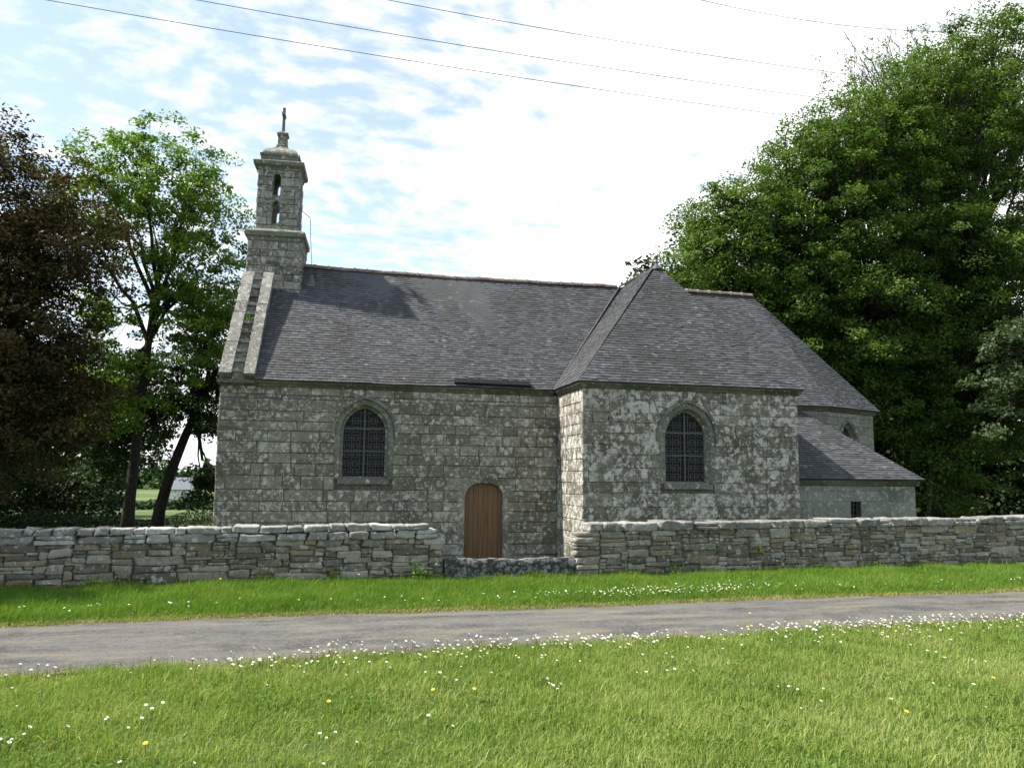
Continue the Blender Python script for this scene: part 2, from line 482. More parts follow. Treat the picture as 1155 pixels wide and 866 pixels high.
class Arch:
    def __init__(s, cx, half, zb, zs, zt, flat=None):
        s.cx, s.a, s.zb, s.zs, s.zt, s.flat = cx, half, zb, zs, zt, flat

    def half(s, z, e=0.0):
        a = s.a + e
        if z <= s.zs:
            return a
        r = s.zt - s.zs + e
        t = (z - s.zs) / r
        if t >= 1:
            return 0.0
        if s.flat:
            return a * (1 - t ** s.flat) ** (1 / s.flat)
        Rr = (a * a + r * r) / (2 * a)
        return max(0.0, math.sqrt(max(0, Rr * Rr - (z - s.zs) ** 2)) - (Rr - a))

    def outline(s, e=0.0, n=12, zb=None):
        """(u, z) from bottom left over the apex to bottom right"""
        zb = s.zb if zb is None else zb
        r = s.zt - s.zs + e
        L = [(zb, s.a + e)]
        for i in range(n + 1):
            t = math.sin(0.5 * math.pi * i / n)
            L.append((s.zs + r * t, s.half(s.zs + r * t, e)))
        left = [(s.cx - h, z) for z, h in L]
        right = [(s.cx + h, z) for z, h in reversed(L[:-1])]
        return left + right


class Frame:
    """wall plane: u along the wall, z up, n outward"""
    def __init__(s, o, u):
        s.o = Vector(o)
        s.u = Vector(u).normalized()
        s.n = Vector((s.u.y, -s.u.x, 0))

    def __call__(s, u, z, n=0.0):
        p = s.o + s.u * u + s.n * n
        return (p.x, p.y, s.o.z + z)


def ashlar(mb, fr, u_lo, u_hi, z0, z1, arches=(), hrange=(0.22, 0.32), wrange=(0.3, 0.85), joint=0.010, bev=0.012, relief=0.012, e=0.10, breaks=()):
    """coursed blocks on a wall plane; u_lo / u_hi may be functions of z"""
    lo = u_lo if callable(u_lo) else (lambda z: u_lo)
    hi = u_hi if callable(u_hi) else (lambda z: u_hi)
    z = z0
    while z < z1 - 0.02:
        h = R.uniform(*hrange)
        if z1 - z - h < 0.12:
            h = z1 - z
        for bk in breaks:
            if z < bk - 1e-4 < z + h + 0.09:
                h = bk - z
        za, zb = z, z + h
        segs = [(lo(za), lo(zb), hi(za), hi(zb))]
        for A in arches:
            if zb <= A.zb - 0.02 or za >= A.zt + e:
                continue
            ha, hb = A.half(max(za, A.zb), e), A.half(zb, e)
            if A.flat == 8:
                hb = ha
            new = []
            for (la, lb, ra, rb) in segs:
                if A.cx - ha > la and A.cx + ha < ra:
                    new += [(la, lb, A.cx - ha, A.cx - hb), (A.cx + ha, A.cx + hb, ra, rb)]
                else:
                    new.append((la, lb, ra, rb))
            segs = new
        for (la, lb, ra, rb) in segs:
            Lg = (ra + rb - la - lb) / 2
            if Lg < 0.03:
                continue
            i_lo, i_hi = max(la, lb), min(ra, rb)
            cuts, u = [], i_lo + R.uniform(0.1, wrange[1])
            while u < i_hi - wrange[0] * 0.6:
                cuts.append((u, u + R.uniform(-.012, .012)))
                u += R.uniform(*wrange)
            ends = [(la, lb)] + cuts + [(ra, rb)]
            for (qa, qb), (pa, pb) in zip(ends[:-1], ends[1:]):
                q = [qa, pa, pb, qb]
                j = joint / 2
                c4 = [(q[0] + j, za + j), (q[1] - j, za + j), (q[2] - j, zb - j), (q[3] + j, zb - j)]
                i4 = [(q[0] + j + bev, za + j + bev), (q[1] - j - bev, za + j + bev), (q[2] - j - bev, zb - j - bev), (q[3] + j + bev, zb - j - bev)]
                pr = R.uniform(0, relief)
                tilt = [R.uniform(-0.004, 0.004) for _ in range(4)]
                jit = [(R.uniform(-.004, .004), R.uniform(-.004, .004)) for _ in range(4)]
                vs = [fr(*p, -0.02) for p in c4]
                vs += [fr(p[0] + d[0], p[1] + d[1], -0.004 + pr * 0.4) for p, d in zip(c4, jit)]
                vs += [fr(p[0] + d[0], p[1] + d[1], pr + t) for p, d, t in zip(i4, jit, tilt)]
                fs = [(8, 9, 10, 11)]
                for s_ in range(4):
                    t_ = (s_ + 1) % 4
                    fs += [(s_, t_, 4 + t_, 4 + s_), (4 + s_, 4 + t_, 8 + t_, 8 + s_)]
                mb.add(vs, fs)
        z = zb


def panel(mb, fr, outline, holes=(), n0=-0.45, n1=-0.016, mi=0):
    """a slab with holes, front at n1 and back at n0"""
    loops = [outline] + list(holes)
    pts = [p for L in loops for p in L]
    tris = tessellate_polygon([[Vector((p[0], p[1], 0)) for p in L] for L in loops])
    N = len(pts)
    vs = [fr(u, z, n1) for u, z in pts] + [fr(u, z, n0) for u, z in pts]
    fs = []
    for t in tris:
        a, b, c = t
        area = (pts[b][0] - pts[a][0]) * (pts[c][1] - pts[a][1]) - (pts[c][0] - pts[a][0]) * (pts[b][1] - pts[a][1])
        if area < 0:
            a, c = c, a
        fs += [(a, b, c), (a + N, c + N, b + N)]
    o = 0
    for L in loops:
        for i in range(len(L)):
            j = (i + 1) % len(L)
            fs.append((o + i, o + j, N + o + j, N + o + i))
        o += len(L)
    mb.add(vs, fs, mi)


def voussoirs(mb, fr, A, e0, e1, n0, n1, zb=None, step=0.24, gap=0.008, taper=0.0):
    """ring of stones round an opening"""
    zb = A.zb if zb is None else zb
    inn, out = A.outline(e0, 24, zb), A.outline(e1, 24, zb)
    seg, acc, start = [], 0, 0
    for i in range(1, len(inn)):
        acc += math.dist(out[i], out[i - 1])
        if acc >= step or i == len(inn) - 1:
            seg.append((start, i))
            start, acc = i, 0
    # long straight jambs are split in pieces
    for a, b in seg:
        pi, po = inn[a:b + 1], out[a:b + 1]
        L = math.dist(po[0], po[-1])
        pieces = max(1, round(L / (step * 1.6)))
        for q in range(pieces):
            if pieces > 1:
                t0, t1 = q / pieces, (q + 1) / pieces
                lerp = lambda p, t: (p[0][0] + (p[-1][0] - p[0][0]) * t, p[0][1] + (p[-1][1] - p[0][1]) * t)
                I, O = [lerp(pi, t0), lerp(pi, t1)], [lerp(po, t0), lerp(po, t1)]
            else:
                I, O = list(pi), list(po)
            dz = [R.uniform(-0.004, 0.004) for _ in range(2)]
            m = len(I)
            g = gap / max(L / pieces, 0.05) / 2

            def shr(P):
                P = [tuple(p) for p in P]
                p0 = (P[0][0] + (P[1][0] - P[0][0]) * g * (m - 1), P[0][1] + (P[1][1] - P[0][1]) * g * (m - 1))
                p1 = (P[-1][0] + (P[-2][0] - P[-1][0]) * g * (m - 1), P[-1][1] + (P[-2][1] - P[-1][1]) * g * (m - 1))
                return [p0] + P[1:-1] + [p1]
            I, O = shr(I), shr(O)
            vs = [fr(*p, n1 - taper + dz[0]) for p in I] + [fr(*p, n1 + dz[0]) for p in O] + [fr(*p, n0) for p in I] + [fr(*p, n0) for p in O]
            fs = []
            for t in range(m - 1):
                fs += [(t, t + 1, m + t + 1, m + t), (2 * m + t, 2 * m + t + 1, t + 1, t), (m + t, m + t + 1, 3 * m + t + 1, 3 * m + t)]
            fs += [(0, m, 3 * m, 2 * m), (m - 1, 3 * m - 1, 4 * m - 1, 2 * m - 1)]
            mb.add(vs, fs)


def clip(poly, hp):
    """Sutherland-Hodgman: keep the side a*x+b*y<=c"""
    a, b, c = hp
    out = []
    for i in range(len(poly)):
        p, q = poly[i], poly[(i + 1) % len(poly)]
        dp, dq = a * p[0] + b * p[1] - c, a * q[0] + b * q[1] - c
        if dp <= 0:
            out.append(p)
        if dp * dq < 0:
            t = dp / (dp - dq)
            out.append((p[0] + (q[0] - p[0]) * t, p[1] + (q[1] - p[1]) * t))
    return out


def slates(mb, pts, row=0.085, wid=0.145, sag=0.0):
    """slate courses over a planar convex roof facet; pts[0]->pts[1] is the eave, counter-clockwise from outside"""
    P = [Vector(p) for p in pts]
    n = (P[1] - P[0]).cross(P[-1] - P[0]).normalized()
    u = (P[1] - P[0]).normalized()
    v = n.cross(u)
    q = [((p - P[0]).dot(u), (p - P[0]).dot(v)) for p in P]
    hps = []
    for i in range(len(q)):
        (x0, y0), (x1, y1) = q[i], q[(i + 1) % len(q)]
        dx, dy = x1 - x0, y1 - y0
        L = math.hypot(dx, dy)
        if L < 1e-6:
            continue
        a, b = dy / L, -dx / L
        hps.append((a, b, a * x0 + b * y0))
    umin, umax = min(p[0] for p in q), max(p[0] for p in q)
    vmax = max(p[1] for p in q)
    # deck
    mb.add([p - n * 0.012 for p in P] + [p - n * 0.05 for p in P],
           [tuple(range(len(P))), tuple(reversed(range(len(P), 2 * len(P))))] + [(i, i + len(P), (i + 1) % len(P) + len(P), (i + 1) % len(P)) for i in range(len(P))])
    vv, r_ = 0.0, 0
    while vv < vmax:
        uu = umin - R.uniform(0, wid)
        while uu < umax:
            wd = wid * R.uniform(0.82, 1.2)
            jv = R.uniform(-0.006, 0.006) - (0.03 if R.random() < 0.012 else 0)
            quad = [(uu + 0.0025, vv + jv), (uu + wd - 0.0025, vv + jv + R.uniform(-.003, .003)), (uu + wd - 0.0025, vv + row + 0.03), (uu + 0.0025, vv + row + 0.03)]
            poly = quad
            for hp in hps:
                poly = clip(poly, hp)
                if len(poly) < 3:
                    break
            if len(poly) >= 3:
                lift = 0.017 + R.uniform(-0.004, 0.005)
                tw = R.uniform(-0.012, 0.012)

                def P3(p, dn):
                    hgt = lift * (1 - (p[1] - vv) / (row + 0.03)) + 0.001 + tw * (p[0] - uu - wd / 2) * 0.4
                    return P[0] + u * p[0] + v * p[1] + n * (hgt + dn)
                m = len(poly)
                top_ = [P3(p, 0) for p in poly]
                bot = [P3(p, -0.011) for p in poly]
                mb.add(top_ + bot, [tuple(range(m))] + [(i, i + m, (i + 1) % m + m, (i + 1) % m) for i in range(m)])
            uu += wd
        vv += row
        r_ += 1


def prism_profile(mb, pts3a, pts3b):
    """extrude a cross-section (list) from a to b"""
    n = len(pts3a)
    mb.add(list(pts3a) + list(pts3b), [tuple(reversed(range(n))), tuple(range(n, 2 * n))] + [(i, (i + 1) % n, n + (i + 1) % n, n + i) for i in range(n)])


# ------------------------------------------------------------------ the chapel
X0, X1, X2 = -2.46, 5.89, 11.55
YN, YT, YR = 20.0, 17.9, 22.39
ZE, ZR = 4.0, 7.51
YB = 2 * YR - YN
GB = -0.6
OV = 0.15
chapel = thing('chapel', (4.0, 22.4, -0.34), 'small grey granite chapel with slate roofs, a bell tower and a brown plank door', 'chapel')

nave_fr = Frame((X0, YN, 0), (1, 0, 0))
NW = Arch(0.965 - X0, 0.60, 1.66, 2.78, 3.49)
DOOR = Arch(3.98 - X0, 0.50, GB, 1.10, 1.60, flat=2.6)
LN = X1 - X0
mb = MB()
ashlar(mb, nave_fr, 0, LN, -0.45, 3.86, (NW, DOOR), (0.22, 0.30), (0.35, 0.95), joint=0.015, bev=0.014, relief=0.018, breaks=(1.72, 3.66))
nave_wall = mb.build('nave_wall', M['nave'], chapel)
mb = MB()
panel(mb, nave_fr, [(0, GB), (LN + .3, GB), (LN + .3, 3.9), (0, 3.9)], [NW.outline(0.02), DOOR.outline(0.02, zb=GB + .05)])
mb.build('mortar_core', M['mortar'], nave_wall)
# west gable, back wall
wg_fr = Frame((X0, YB, 0), (0, -1, 0))
gab_lo = lambda z: 0.0 if z < ZE - .1 else (z - ZE + .1) / 3.5 * 2.39
mb = MB()
ashlar(mb, wg_fr, gab_lo, lambda z: (YB - YN) - gab_lo(z), -0.45, 7.2, (), (0.22, 0.30), (0.35, 0.95))
lean_in = lambda m_: setattr(m_, 'v', [(p[0] + 0.27 * max(0.0, (p[2] - 4.0) / 2.95), p[1], p[2]) for p in m_.v])
lean_in(mb)
west_gable = mb.build('gable_wall', M['nave'], chapel)
mb = MB()
panel(mb, wg_fr, [(0, GB), (YB - YN, GB), (YB - YN, ZE - .1), ((YB - YN) / 2, 7.35), (0, ZE - .1)], (), n0=-0.70)
lean_in(mb)
mb.box((X0 + .1, YB - .4, GB), (14.2, YB, 3.9))
mb.build('mortar_core', M['mortar'], west_gable)

# transept
tw_fr = Frame((X1, YN, 0), (0, -1, 0))       # west face, normal -x
tf_fr = Frame((X1, YT, 0), (1, 0, 0))
te_fr = Frame((X2, YT, 0), (0, 1, 0))
LT = X2 - X1
TWN = Arch(8.545 - X1, 0.60, 1.62, 2.74, 3.44)
mb = MB()
ashlar(mb, tw_fr, 0, YN - YT, -0.45, 3.86, (), (0.24, 0.32), (0.35, 0.8))
ashlar(mb, tf_fr, 0, LT, -0.45, 3.86, (TWN,), (0.2, 0.34), (0.25, 0.8), joint=0.007, bev=0.009, breaks=(3.6,))
ashlar(mb, te_fr, 0, YN - YT, -0.45, 3.86, (), (0.24, 0.32), (0.35, 0.8))
transept_wall = mb.build('transept_wall', M['transept'], chapel)
mb = MB()
panel(mb, tf_fr, [(0.02, GB), (LT - .02, GB), (LT - .02, 3.9), (0.02, 3.9)], [TWN.outline(0.02)])
mb.box((X1 + .016, YT + .46, GB), (X1 + .45, YN - .02, 3.9))
mb.box((X2 - .45, YT + .46, GB), (X2 - .016, YN - .02, 3.9))
mb.build('mortar_core', M['mortar'], transept_wall)

# apse (three-sided choir)
ZA = 3.83
ap = [(X2 - .2, 20.0), (13.88, 20.0), (16.05, 20.92), (16.05, 23.86), (13.88, 24.78)]
mb = MB()
core = MB()
AW = None
apse_frames = []
for i in range(4):
    a, b = Vector((*ap[i], 0)), Vector((*ap[i + 1], 0))
    fr = Frame(a, b - a)
    Lx = (b - a).length
    ar, holes = (), ()
    if i == 1:
        AW = Arch(Lx * 0.42, 0.45, 1.9, 2.75, 3.45)
        ar, holes = (AW,), [AW.outline(0.02)]
        AFR = fr
    ashlar(mb, fr, 0, Lx, -0.45, 3.70, ar, (0.2, 0.3), (0.3, 0.8), joint=0.007)
    panel(core, fr, [(0.03, GB), (Lx - .03, GB), (Lx - .03, 3.74), (0.03, 3.74)], holes, n0=-.4)
apse_wall = mb.build('apse_wall', M['apse'], chapel)
core.build('mortar_core', M['mortar'], apse_wall)

# low annex
AX1, AY = 15.22, 18.3
an_fr = Frame((X2, AY, 0), (1, 0, 0))
ae_fr = Frame((AX1, AY, 0), (0, 1, 0))
LA = AX1 - X2
SW = Arch(13.42 - X2, 0.15, 0.60, 1.20, 1.215, flat=8)
mb = MB()
ashlar(mb, an_fr, 0, LA, -0.45, 1.62, (SW,), (0.25, 0.4), (0.4, 1.0), joint=0.005, bev=0.006, relief=0.006, e=0.0, breaks=(1.215,))
ashlar(mb, ae_fr, 0, 2.2, -0.45, 1.62, (), (0.25, 0.4), (0.4, 1.0), joint=0.005, bev=0.006, relief=0.006)
annex_wall = mb.build('annex_wall', M['annex'], chapel)
mb = MB()
panel(mb, an_fr, [(0, GB), (LA - .02, GB), (LA - .02, 1.7), (0, 1.7)], [SW.outline(0.03)], n0=-0.4)
panel(mb, ae_fr, [(.41, GB), (2.25, GB), (2.25, 1.7), (.41, 1.7)], n0=-0.4)
mb.build('mortar_core', M['mortar'], annex_wall)


def cornice(parent, runs, z, h=0.13, out=0.11, name='cornice'):
    mb = MB()
    for (a, b, ea, eb) in runs:
        fr = Frame((*a, 0), (b[0] - a[0], b[1] - a[1], 0))
        L = math.dist(a, b)
        n = max(1, round(L / 0.9))
        prof = [(-0.05, z - h), (0.035, z - h), (0.05, z - h * .75), (out * .8, z - h * .4), (out, z - h * .36), (out, z - 0.012), (-0.05, z - 0.012)]
        for i in range(n):
            u0_ = -ea + (L + ea + eb) * i / n + (0.003 if i else 0)
            u1_ = -ea + (L + ea + eb) * (i + 1) / n - (0.003 if i < n - 1 else 0)
            dz = R.uniform(-.003, .003)
            prism_profile(mb, [fr(u0_, zz_ + dz, n_) for n_, zz_ in prof], [fr(u1_, zz_ + dz, n_) for n_, zz_ in prof])
    return mb.build(name, M['cornice'], parent)


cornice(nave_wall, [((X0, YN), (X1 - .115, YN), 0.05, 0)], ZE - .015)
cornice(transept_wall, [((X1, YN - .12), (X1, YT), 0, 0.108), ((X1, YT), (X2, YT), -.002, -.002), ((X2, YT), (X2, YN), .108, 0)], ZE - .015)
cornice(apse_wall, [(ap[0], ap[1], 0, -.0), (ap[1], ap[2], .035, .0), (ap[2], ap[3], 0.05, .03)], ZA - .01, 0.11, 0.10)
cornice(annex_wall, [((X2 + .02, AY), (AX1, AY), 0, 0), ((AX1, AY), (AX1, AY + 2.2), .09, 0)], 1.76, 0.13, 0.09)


# windows
def window(fr, A, name='window', grid=True, hood=True, cols=4, splay=0.16, label=None):
    win = MB()
    gl = A.outline(-0.075, 18, A.zb + 0.06)
    c = [fr(u, z, -0.20) for u, z in gl]
    win.add(c, [tuple(range(len(c)))])
    w_ = win.build(name, M['glass'], chapel)
    if label:
        w_['label'] = label
    s = MB()
    voussoirs(s, fr, A, 0.0, 0.115, -0.03, 0.022, zb=A.zb)
    if hood:
        voussoirs(s, fr, A, 0.125, 0.20, -0.01, 0.075, zb=A.zs - 0.12, step=0.4)
    # splayed reveal and inner frame
    o1, o2, o3 = A.outline(0.0, 18), A.outline(-0.045, 18), A.outline(-0.085, 18)
    n = len(o1)
    v = [fr(*p, 0.012) for p in o1] + [fr(*p, -0.09) for p in o2] + [fr(*p, -0.12) for p in o3] + [fr(*p, -0.22) for p in o3]
    s.add(v, [(r * n + i, (r + 1) * n + i, (r + 1) * n + i + 1, r * n + i + 1) for r in range(3) for i in range(n - 1)])
    s.build('surround', M['trim'], w_)
    sl_ = MB()
    a = A.a + 0.02
    cx = A.cx
    prism_profile(sl_, [fr(cx - a, z, nn) for nn, z in ((-.22, A.zb + .075), (-.22, A.zb - .12), (0.045, A.zb - .12), (0.045, A.zb - .01))],
                  [fr(cx + a, z, nn) for nn, z in ((-.22, A.zb + .075), (-.22, A.zb - .12), (0.045, A.zb - .12), (0.045, A.zb - .01))])
    sl_.build('sill', M['trim'], w_)
    if grid:
        b = MB()
        half = A.a - 0.085
        zb, zt = A.zb + 0.07, A.zt - 0.085

        def vbar(u, wd, n_, z0=zb, z1=None):
            d = abs(u - cx)
            if z1 is None:
                z1 = z0
                while z1 < zt and A.half(z1 + .01, -0.085) > d:
                    z1 += 0.01
            if z1 - z0 > .02:
                p = [fr(u - wd / 2, z0, n_ - .008), fr(u + wd / 2, z0, n_ - .008), fr(u + wd / 2, z0, n_ + .008), fr(u - wd / 2, z0, n_ + .008)]
                q = [fr(u - wd / 2, z1, n_ - .008), fr(u + wd / 2, z1, n_ - .008), fr(u + wd / 2, z1, n_ + .008), fr(u - wd / 2, z1, n_ + .008)]
                prism_profile(b, p, q)

        def hbar(z, wd, n_, ua=None, ub=None):
            h_ = A.half(z, -0.085)
            ua_, ub_ = max(cx - h_, ua if ua is not None else -99), min(cx + h_, ub if ub is not None else 99)
            if ub_ - ua_ > .02:
                p = [fr(ua_, z - wd / 2, n_ - .007), fr(ua_, z + wd / 2, n_ - .007), fr(ua_, z + wd / 2, n_ + .007), fr(ua_, z - wd / 2, n_ + .007)]
                q = [fr(ub_, z - wd / 2, n_ - .007), fr(ub_, z + wd / 2, n_ - .007), fr(ub_, z + wd / 2, n_ + .007), fr(ub_, z - wd / 2, n_ + .007)]
                prism_profile(b, p, q)
        vbar(cx, 0.034, -0.162)
        for f in (0.37, 0.70):
            hbar(zb + (zt - zb) * f, 0.032, -0.166)
        cw = half / 2.5
        for sd in (-1, 1):
            for t in (0.5, 1.5, 2.5):
                vbar(cx + sd * cw * t * 0.985, 0.010, -0.186)
        nr = 8
        ch = (zt - zb) / nr
        for r_ in range(nr):
            hbar(zb + ch * (r_ + .5), 0.010, -0.189)
            zc = zb + ch * (r_ + .5)
        for sd in (-1, 1):
            for cc in (0.5, 1.5):
                uc = cx + sd * cw * (cc + 0.5)
                for r_ in range(nr):
                    zc = zb + ch * (r_ + 0.5)
                    if A.half(zc + .05, -0.085) < abs(uc - cx) + .05:
                        continue
                    for g in (-1, 1):
                        vbar(uc + g * cw * .27, 0.011, -0.180, zc - ch * .3, zc + ch * .3)
                        hbar(zc + g * ch * .3, 0.011, -0.180, uc - cw * .27, uc + cw * .27)
        b.build('lattice', M['iron'], w_)
    return w_


window(nave_fr, NW)
window(tf_fr, TWN)
window(AFR, AW, hood=False)
# annex slit window
mb = MB()
c = [an_fr(u, z, -0.2) for u, z in SW.outline(0.02, 6)]
mb.add(c, [tuple(range(len(c)))])
sw_ = mb.build('window', M['glass'], chapel)
mb = MB()
for t in (-.33, 0, .33):
    mb.box((13.42 + t * .3 - .006, AY + .10, .6), (13.42 + t * .3 + .006, AY + .115, 1.21))
for z in (.72, .86, 1.0, 1.13):
    mb.box((13.27, AY + .116, z - .006), (13.57, AY + .126, z + .006))
mb.build('lattice', M['iron'], sw_)

# door
mb = MB()
nb = 8
for i in range(nb):
    ua, ub = -0.5 + i / nb + .003, -0.5 + (i + 1) / nb - .003
    top = []
    for q in range(5):
        u = ua + (ub - ua) * q / 4
        t = min(1, abs(u) / 0.5)
        top.append((DOOR.cx + u, 1.10 + 0.5 * max(0.0, (1 - t ** 2.6)) ** (1 / 2.6)))
    prof = [(DOOR.cx + ua, -.45)] + [(DOOR.cx + ub, -.45)] + list(reversed(top))
    dn = R.uniform(-.004, .004)
    prism_profile(mb, [nave_fr(u, z, -0.20) for u, z in prof], [nave_fr(u, z, -0.135 + dn) for u, z in prof])
door = mb.build('door', M['door'], chapel)
mb = MB()
voussoirs(mb, nave_fr, DOOR, 0.0, 0.17, -0.22, 0.012, zb=-.45, step=.3)
mb.build('surround', M['nave'], door)

# ---- roofs
top_ = ZR
nave_half = YR - (YN - OV)


def zroof(y):
    return ZE + (y - (YN - OV)) / nave_half * (ZR - ZE)


XRIDGE0 = X0 + 0.78
valley = (8.60, YR, ZR)
e1 = (X1 - OV, YN - OV, ZE)
mb = MB()
slates(mb, [(XRIDGE0, YN - OV, ZE), e1, valley, (XRIDGE0, YR, ZR)])
mb.add([(XRIDGE0, YB + OV, ZE), (X1, YB + OV, ZE), (X1 + 3, YB + OV, ZE), (13.95, YB + OV, ZE - .17), (12.97, YR, ZR - .012), (XRIDGE0, YR, ZR - .012)],
       [(1, 0, 5, 4), (2, 1, 4), (3, 2, 4)])
def sag(mb):
    for i_, p in enumerate(mb.v):
        t = min(1, max(0, (p[0] - X0) / (8.4 - X0)))
        h_ = min(1, max(0, (p[1] - YN) / (YR - YN)))
        if p[1] > YR:
            h_ = 1 - min(1, (p[1] - YR) / (YB - YR))
        d = -0.065 * math.sin(math.pi * t) ** 1.2 * h_ + 0.010 * math.sin(p[0] * 2.1 + p[1]) * math.sin(math.pi * t) + 0.006 * math.sin(p[0] * 5.3 + p[1] * 3) * math.sin(math.pi * t)
        mb.v[i_] = (p[0], p[1], p[2] + d)


sag(mb)
nave_roof = mb.build('nave_roof', M['slate'], chapel)

apex = ((X1 + X2) / 2 + .08, 20.2, 7.60)
tw0, tw1 = (X1 - OV, YN - OV, ZE), (X1 - OV, YT - OV, ZE)
te0, te1 = (X2 + OV, YT - OV, ZE), (X2 + OV, YN - OV, ZE)
back = (apex[0], YR, ZR + .02)
mb = MB()
# west slope runs from the valley to the hip
slates(mb, [tw0, tw1, apex, back, (valley[0], YR, ZR)][:3] + [(valley[0] + .05, YR, ZR)])
slates(mb, [tw1, te0, apex])
slates(mb, [te0, te1, (apex[0] + .1, YR, ZR), apex])
transept_roof = mb.build('transept_roof', M['slate'], chapel)

apr = [(X2, YN - OV, ZA), (13.95, YN - OV, ZA), (16.2, 20.8, ZA), (16.2, 23.98, ZA), (13.95, 24.93, ZA)]
atop = (12.97, YR, ZR)
mb = MB()
slates(mb, [(X2 - 2.6, YN - OV, ZA), apr[1], atop, (apex[0] - 0.2, YR, ZR)])
slates(mb, [apr[1], apr[2], atop])
slates(mb, [apr[2], apr[3], atop])
slates(mb, [apr[3], apr[4], atop])
apse_roof = mb.build('apse_roof', M['slate'], chapel)

mb = MB()
A0, A1 = (X2 - .0, AY - .15, 1.79), (15.42, AY - .15, 1.79)
slates(mb, [A0, A1, (13.0, 19.99, 3.68), (X2, 19.99, 3.68)])
slates(mb, [A1, (15.42, 20.7, 1.79), (13.0, 19.99, 3.68)])
annex_roof = mb.build('annex_roof', M['slate'], chapel)


def ridge_tiles(parent, a, b, mats, step=0.36, rad=0.085):
    mb = MB()
    a, b = Vector(a), Vector(b)
    d = (b - a)
    n = round(d.length / step)
    d.normalize()
    sd = Vector((-d.y, d.x, 0))
    for i in range(n):
        p, q = a + (b - a) * (i / n), a + (b - a) * ((i + 1) / n)
        dz = Vector((0, 0, R.uniform(-.008, .008)))
        for (s, t, r, mi) in ((0, 1, rad, 0), (-0.05, 0.08, rad + .018, 1)):
            ps, qs = p + (q - p) * s + dz, p + (q - p) * t + dz
            ring = []
            for P_ in (ps, qs):
                for j in range(9):
                    an = math.pi * (j / 8) * 1.16 - 0.08 * math.pi
                    ring.append(P_ + sd * (r * math.cos(an)) + Vector((0, 0, r * math.sin(an) - 0.01)))
            mb.add(ring, [(j, j + 1, 9 + j + 1, 9 + j) for j in range(8)] + [tuple(range(9)), tuple(reversed(range(9, 18)))], mi)
    if a.x < 5:
        sag(mb)
    return mb.build('ridge_tiles', mats, parent, smooth=False)


ridge_tiles(nave_roof, (XRIDGE0 + .55, YR, ZR), (8.45, YR, ZR), [M['tile'], M['tile_grey']])
ridge_tiles(apse_roof, (9.6, YR, ZR + .015), (12.97, YR, ZR + .015), [M['tile'], M['tile_grey']])
# hips and ridge of the transept in slate and lead: thin roll
mb = MB()
mb.tube([(valley[0] - .05, YR, ZR + .03), Vector(apex) + Vector((0, 0, .012))], 0.028, 6)
mb.build('hip_flashing', M['lead'], transept_roof)
mb = MB()
mb.tube([Vector(e1) + Vector((0.02, -.0, .02)), Vector(valley) + Vector((-.05, -.02, .03))], 0.022, 5)
mb.build('valley_flashing', M['lead'], nave_roof)
# finial
mb = MB()
prof = [(0.16, -.09), (0.13, -.03), (0.05, 0.04), (0.03, 0.10), (0.055, 0.13), (0.03, 0.16), (0.022, 0.21), (0.05, 0.25), (0.06, 0.28), (0.04, 0.31), (0.0, 0.33)]
n = 10
vs, fs = [], []
for r, z in prof:
    for j in range(n):
        vs.append((apex[0] + r * math.cos(6.2832 * j / n), apex[1] + r * math.sin(6.2832 * j / n), apex[2] + z))
for i in range(len(prof) - 1):
    for j in range(n):
        fs.append((i * n + j, i * n + (j + 1) % n, (i + 1) * n + (j + 1) % n, (i + 1) * n + j))
mb.add(vs, fs)
mb.build('finial', M['lead'], transept_roof, smooth=True)
# long black strip lying on the eave slates
mb = MB()
fr = Frame((0, 0, 0), (1, 0, 0))
ya, yb = 19.87, 19.955
za, zb = zroof(ya) + .035, zroof(yb) + .035
mb.hexa([(3.15, ya, za), (5.13, ya, za - .01), (5.13, yb, zb - .01), (3.15, yb, zb), (3.15, ya - .045, za + .05), (5.13, ya - .045, za + .04), (5.13, yb - .045, zb + .04), (3.15, yb - .045, zb + .05)])
mb.build('eave_strip', M['rail'], nave_roof)

# ---- gable stair: two raked copings with stone steps between them
mb = MB()


def raked(x0, x1, ya, za, yb, zb, th, n, sh=0.0):
    for i in range(n):
        t0, t1 = i / n, (i + 1) / n
        g = 0.004
        s0, s1 = sh * t0, sh * t1
        y_0, z_0 = ya + (yb - ya) * t0, za + (zb - za) * t0 + g
        y_1, z_1 = ya + (yb - ya) * t1, za + (zb - za) * t1 - g
        dx = R.uniform(-.008, .008)
        dn = R.uniform(0, .015)
        # normal of the rake
        L = math.hypot(yb - ya, zb - za)
        ny_, nz_ = -(zb - za) / L, (yb - ya) / L
        o = th + dn
        e0, e1_ = (ny_ * o, nz_ * o), (0, 0)
        mb.hexa([(x0 + dx + s0, y_0, z_0), (x1 + dx + s0, y_0, z_0), (x1 + dx + s1, y_1, z_1), (x0 + dx + s1, y_1, z_1),
                 (x0 + dx + s0, y_0 + ny_ * o, z_0 + nz_ * o), (x1 + dx + s0, y_0 + ny_ * o, z_0 + nz_ * o), (x1 + dx + s1, y_1 + ny_ * o, z_1 + nz_ * o), (x0 + dx + s1, y_1 + ny_ * o, z_1 + nz_ * o)])


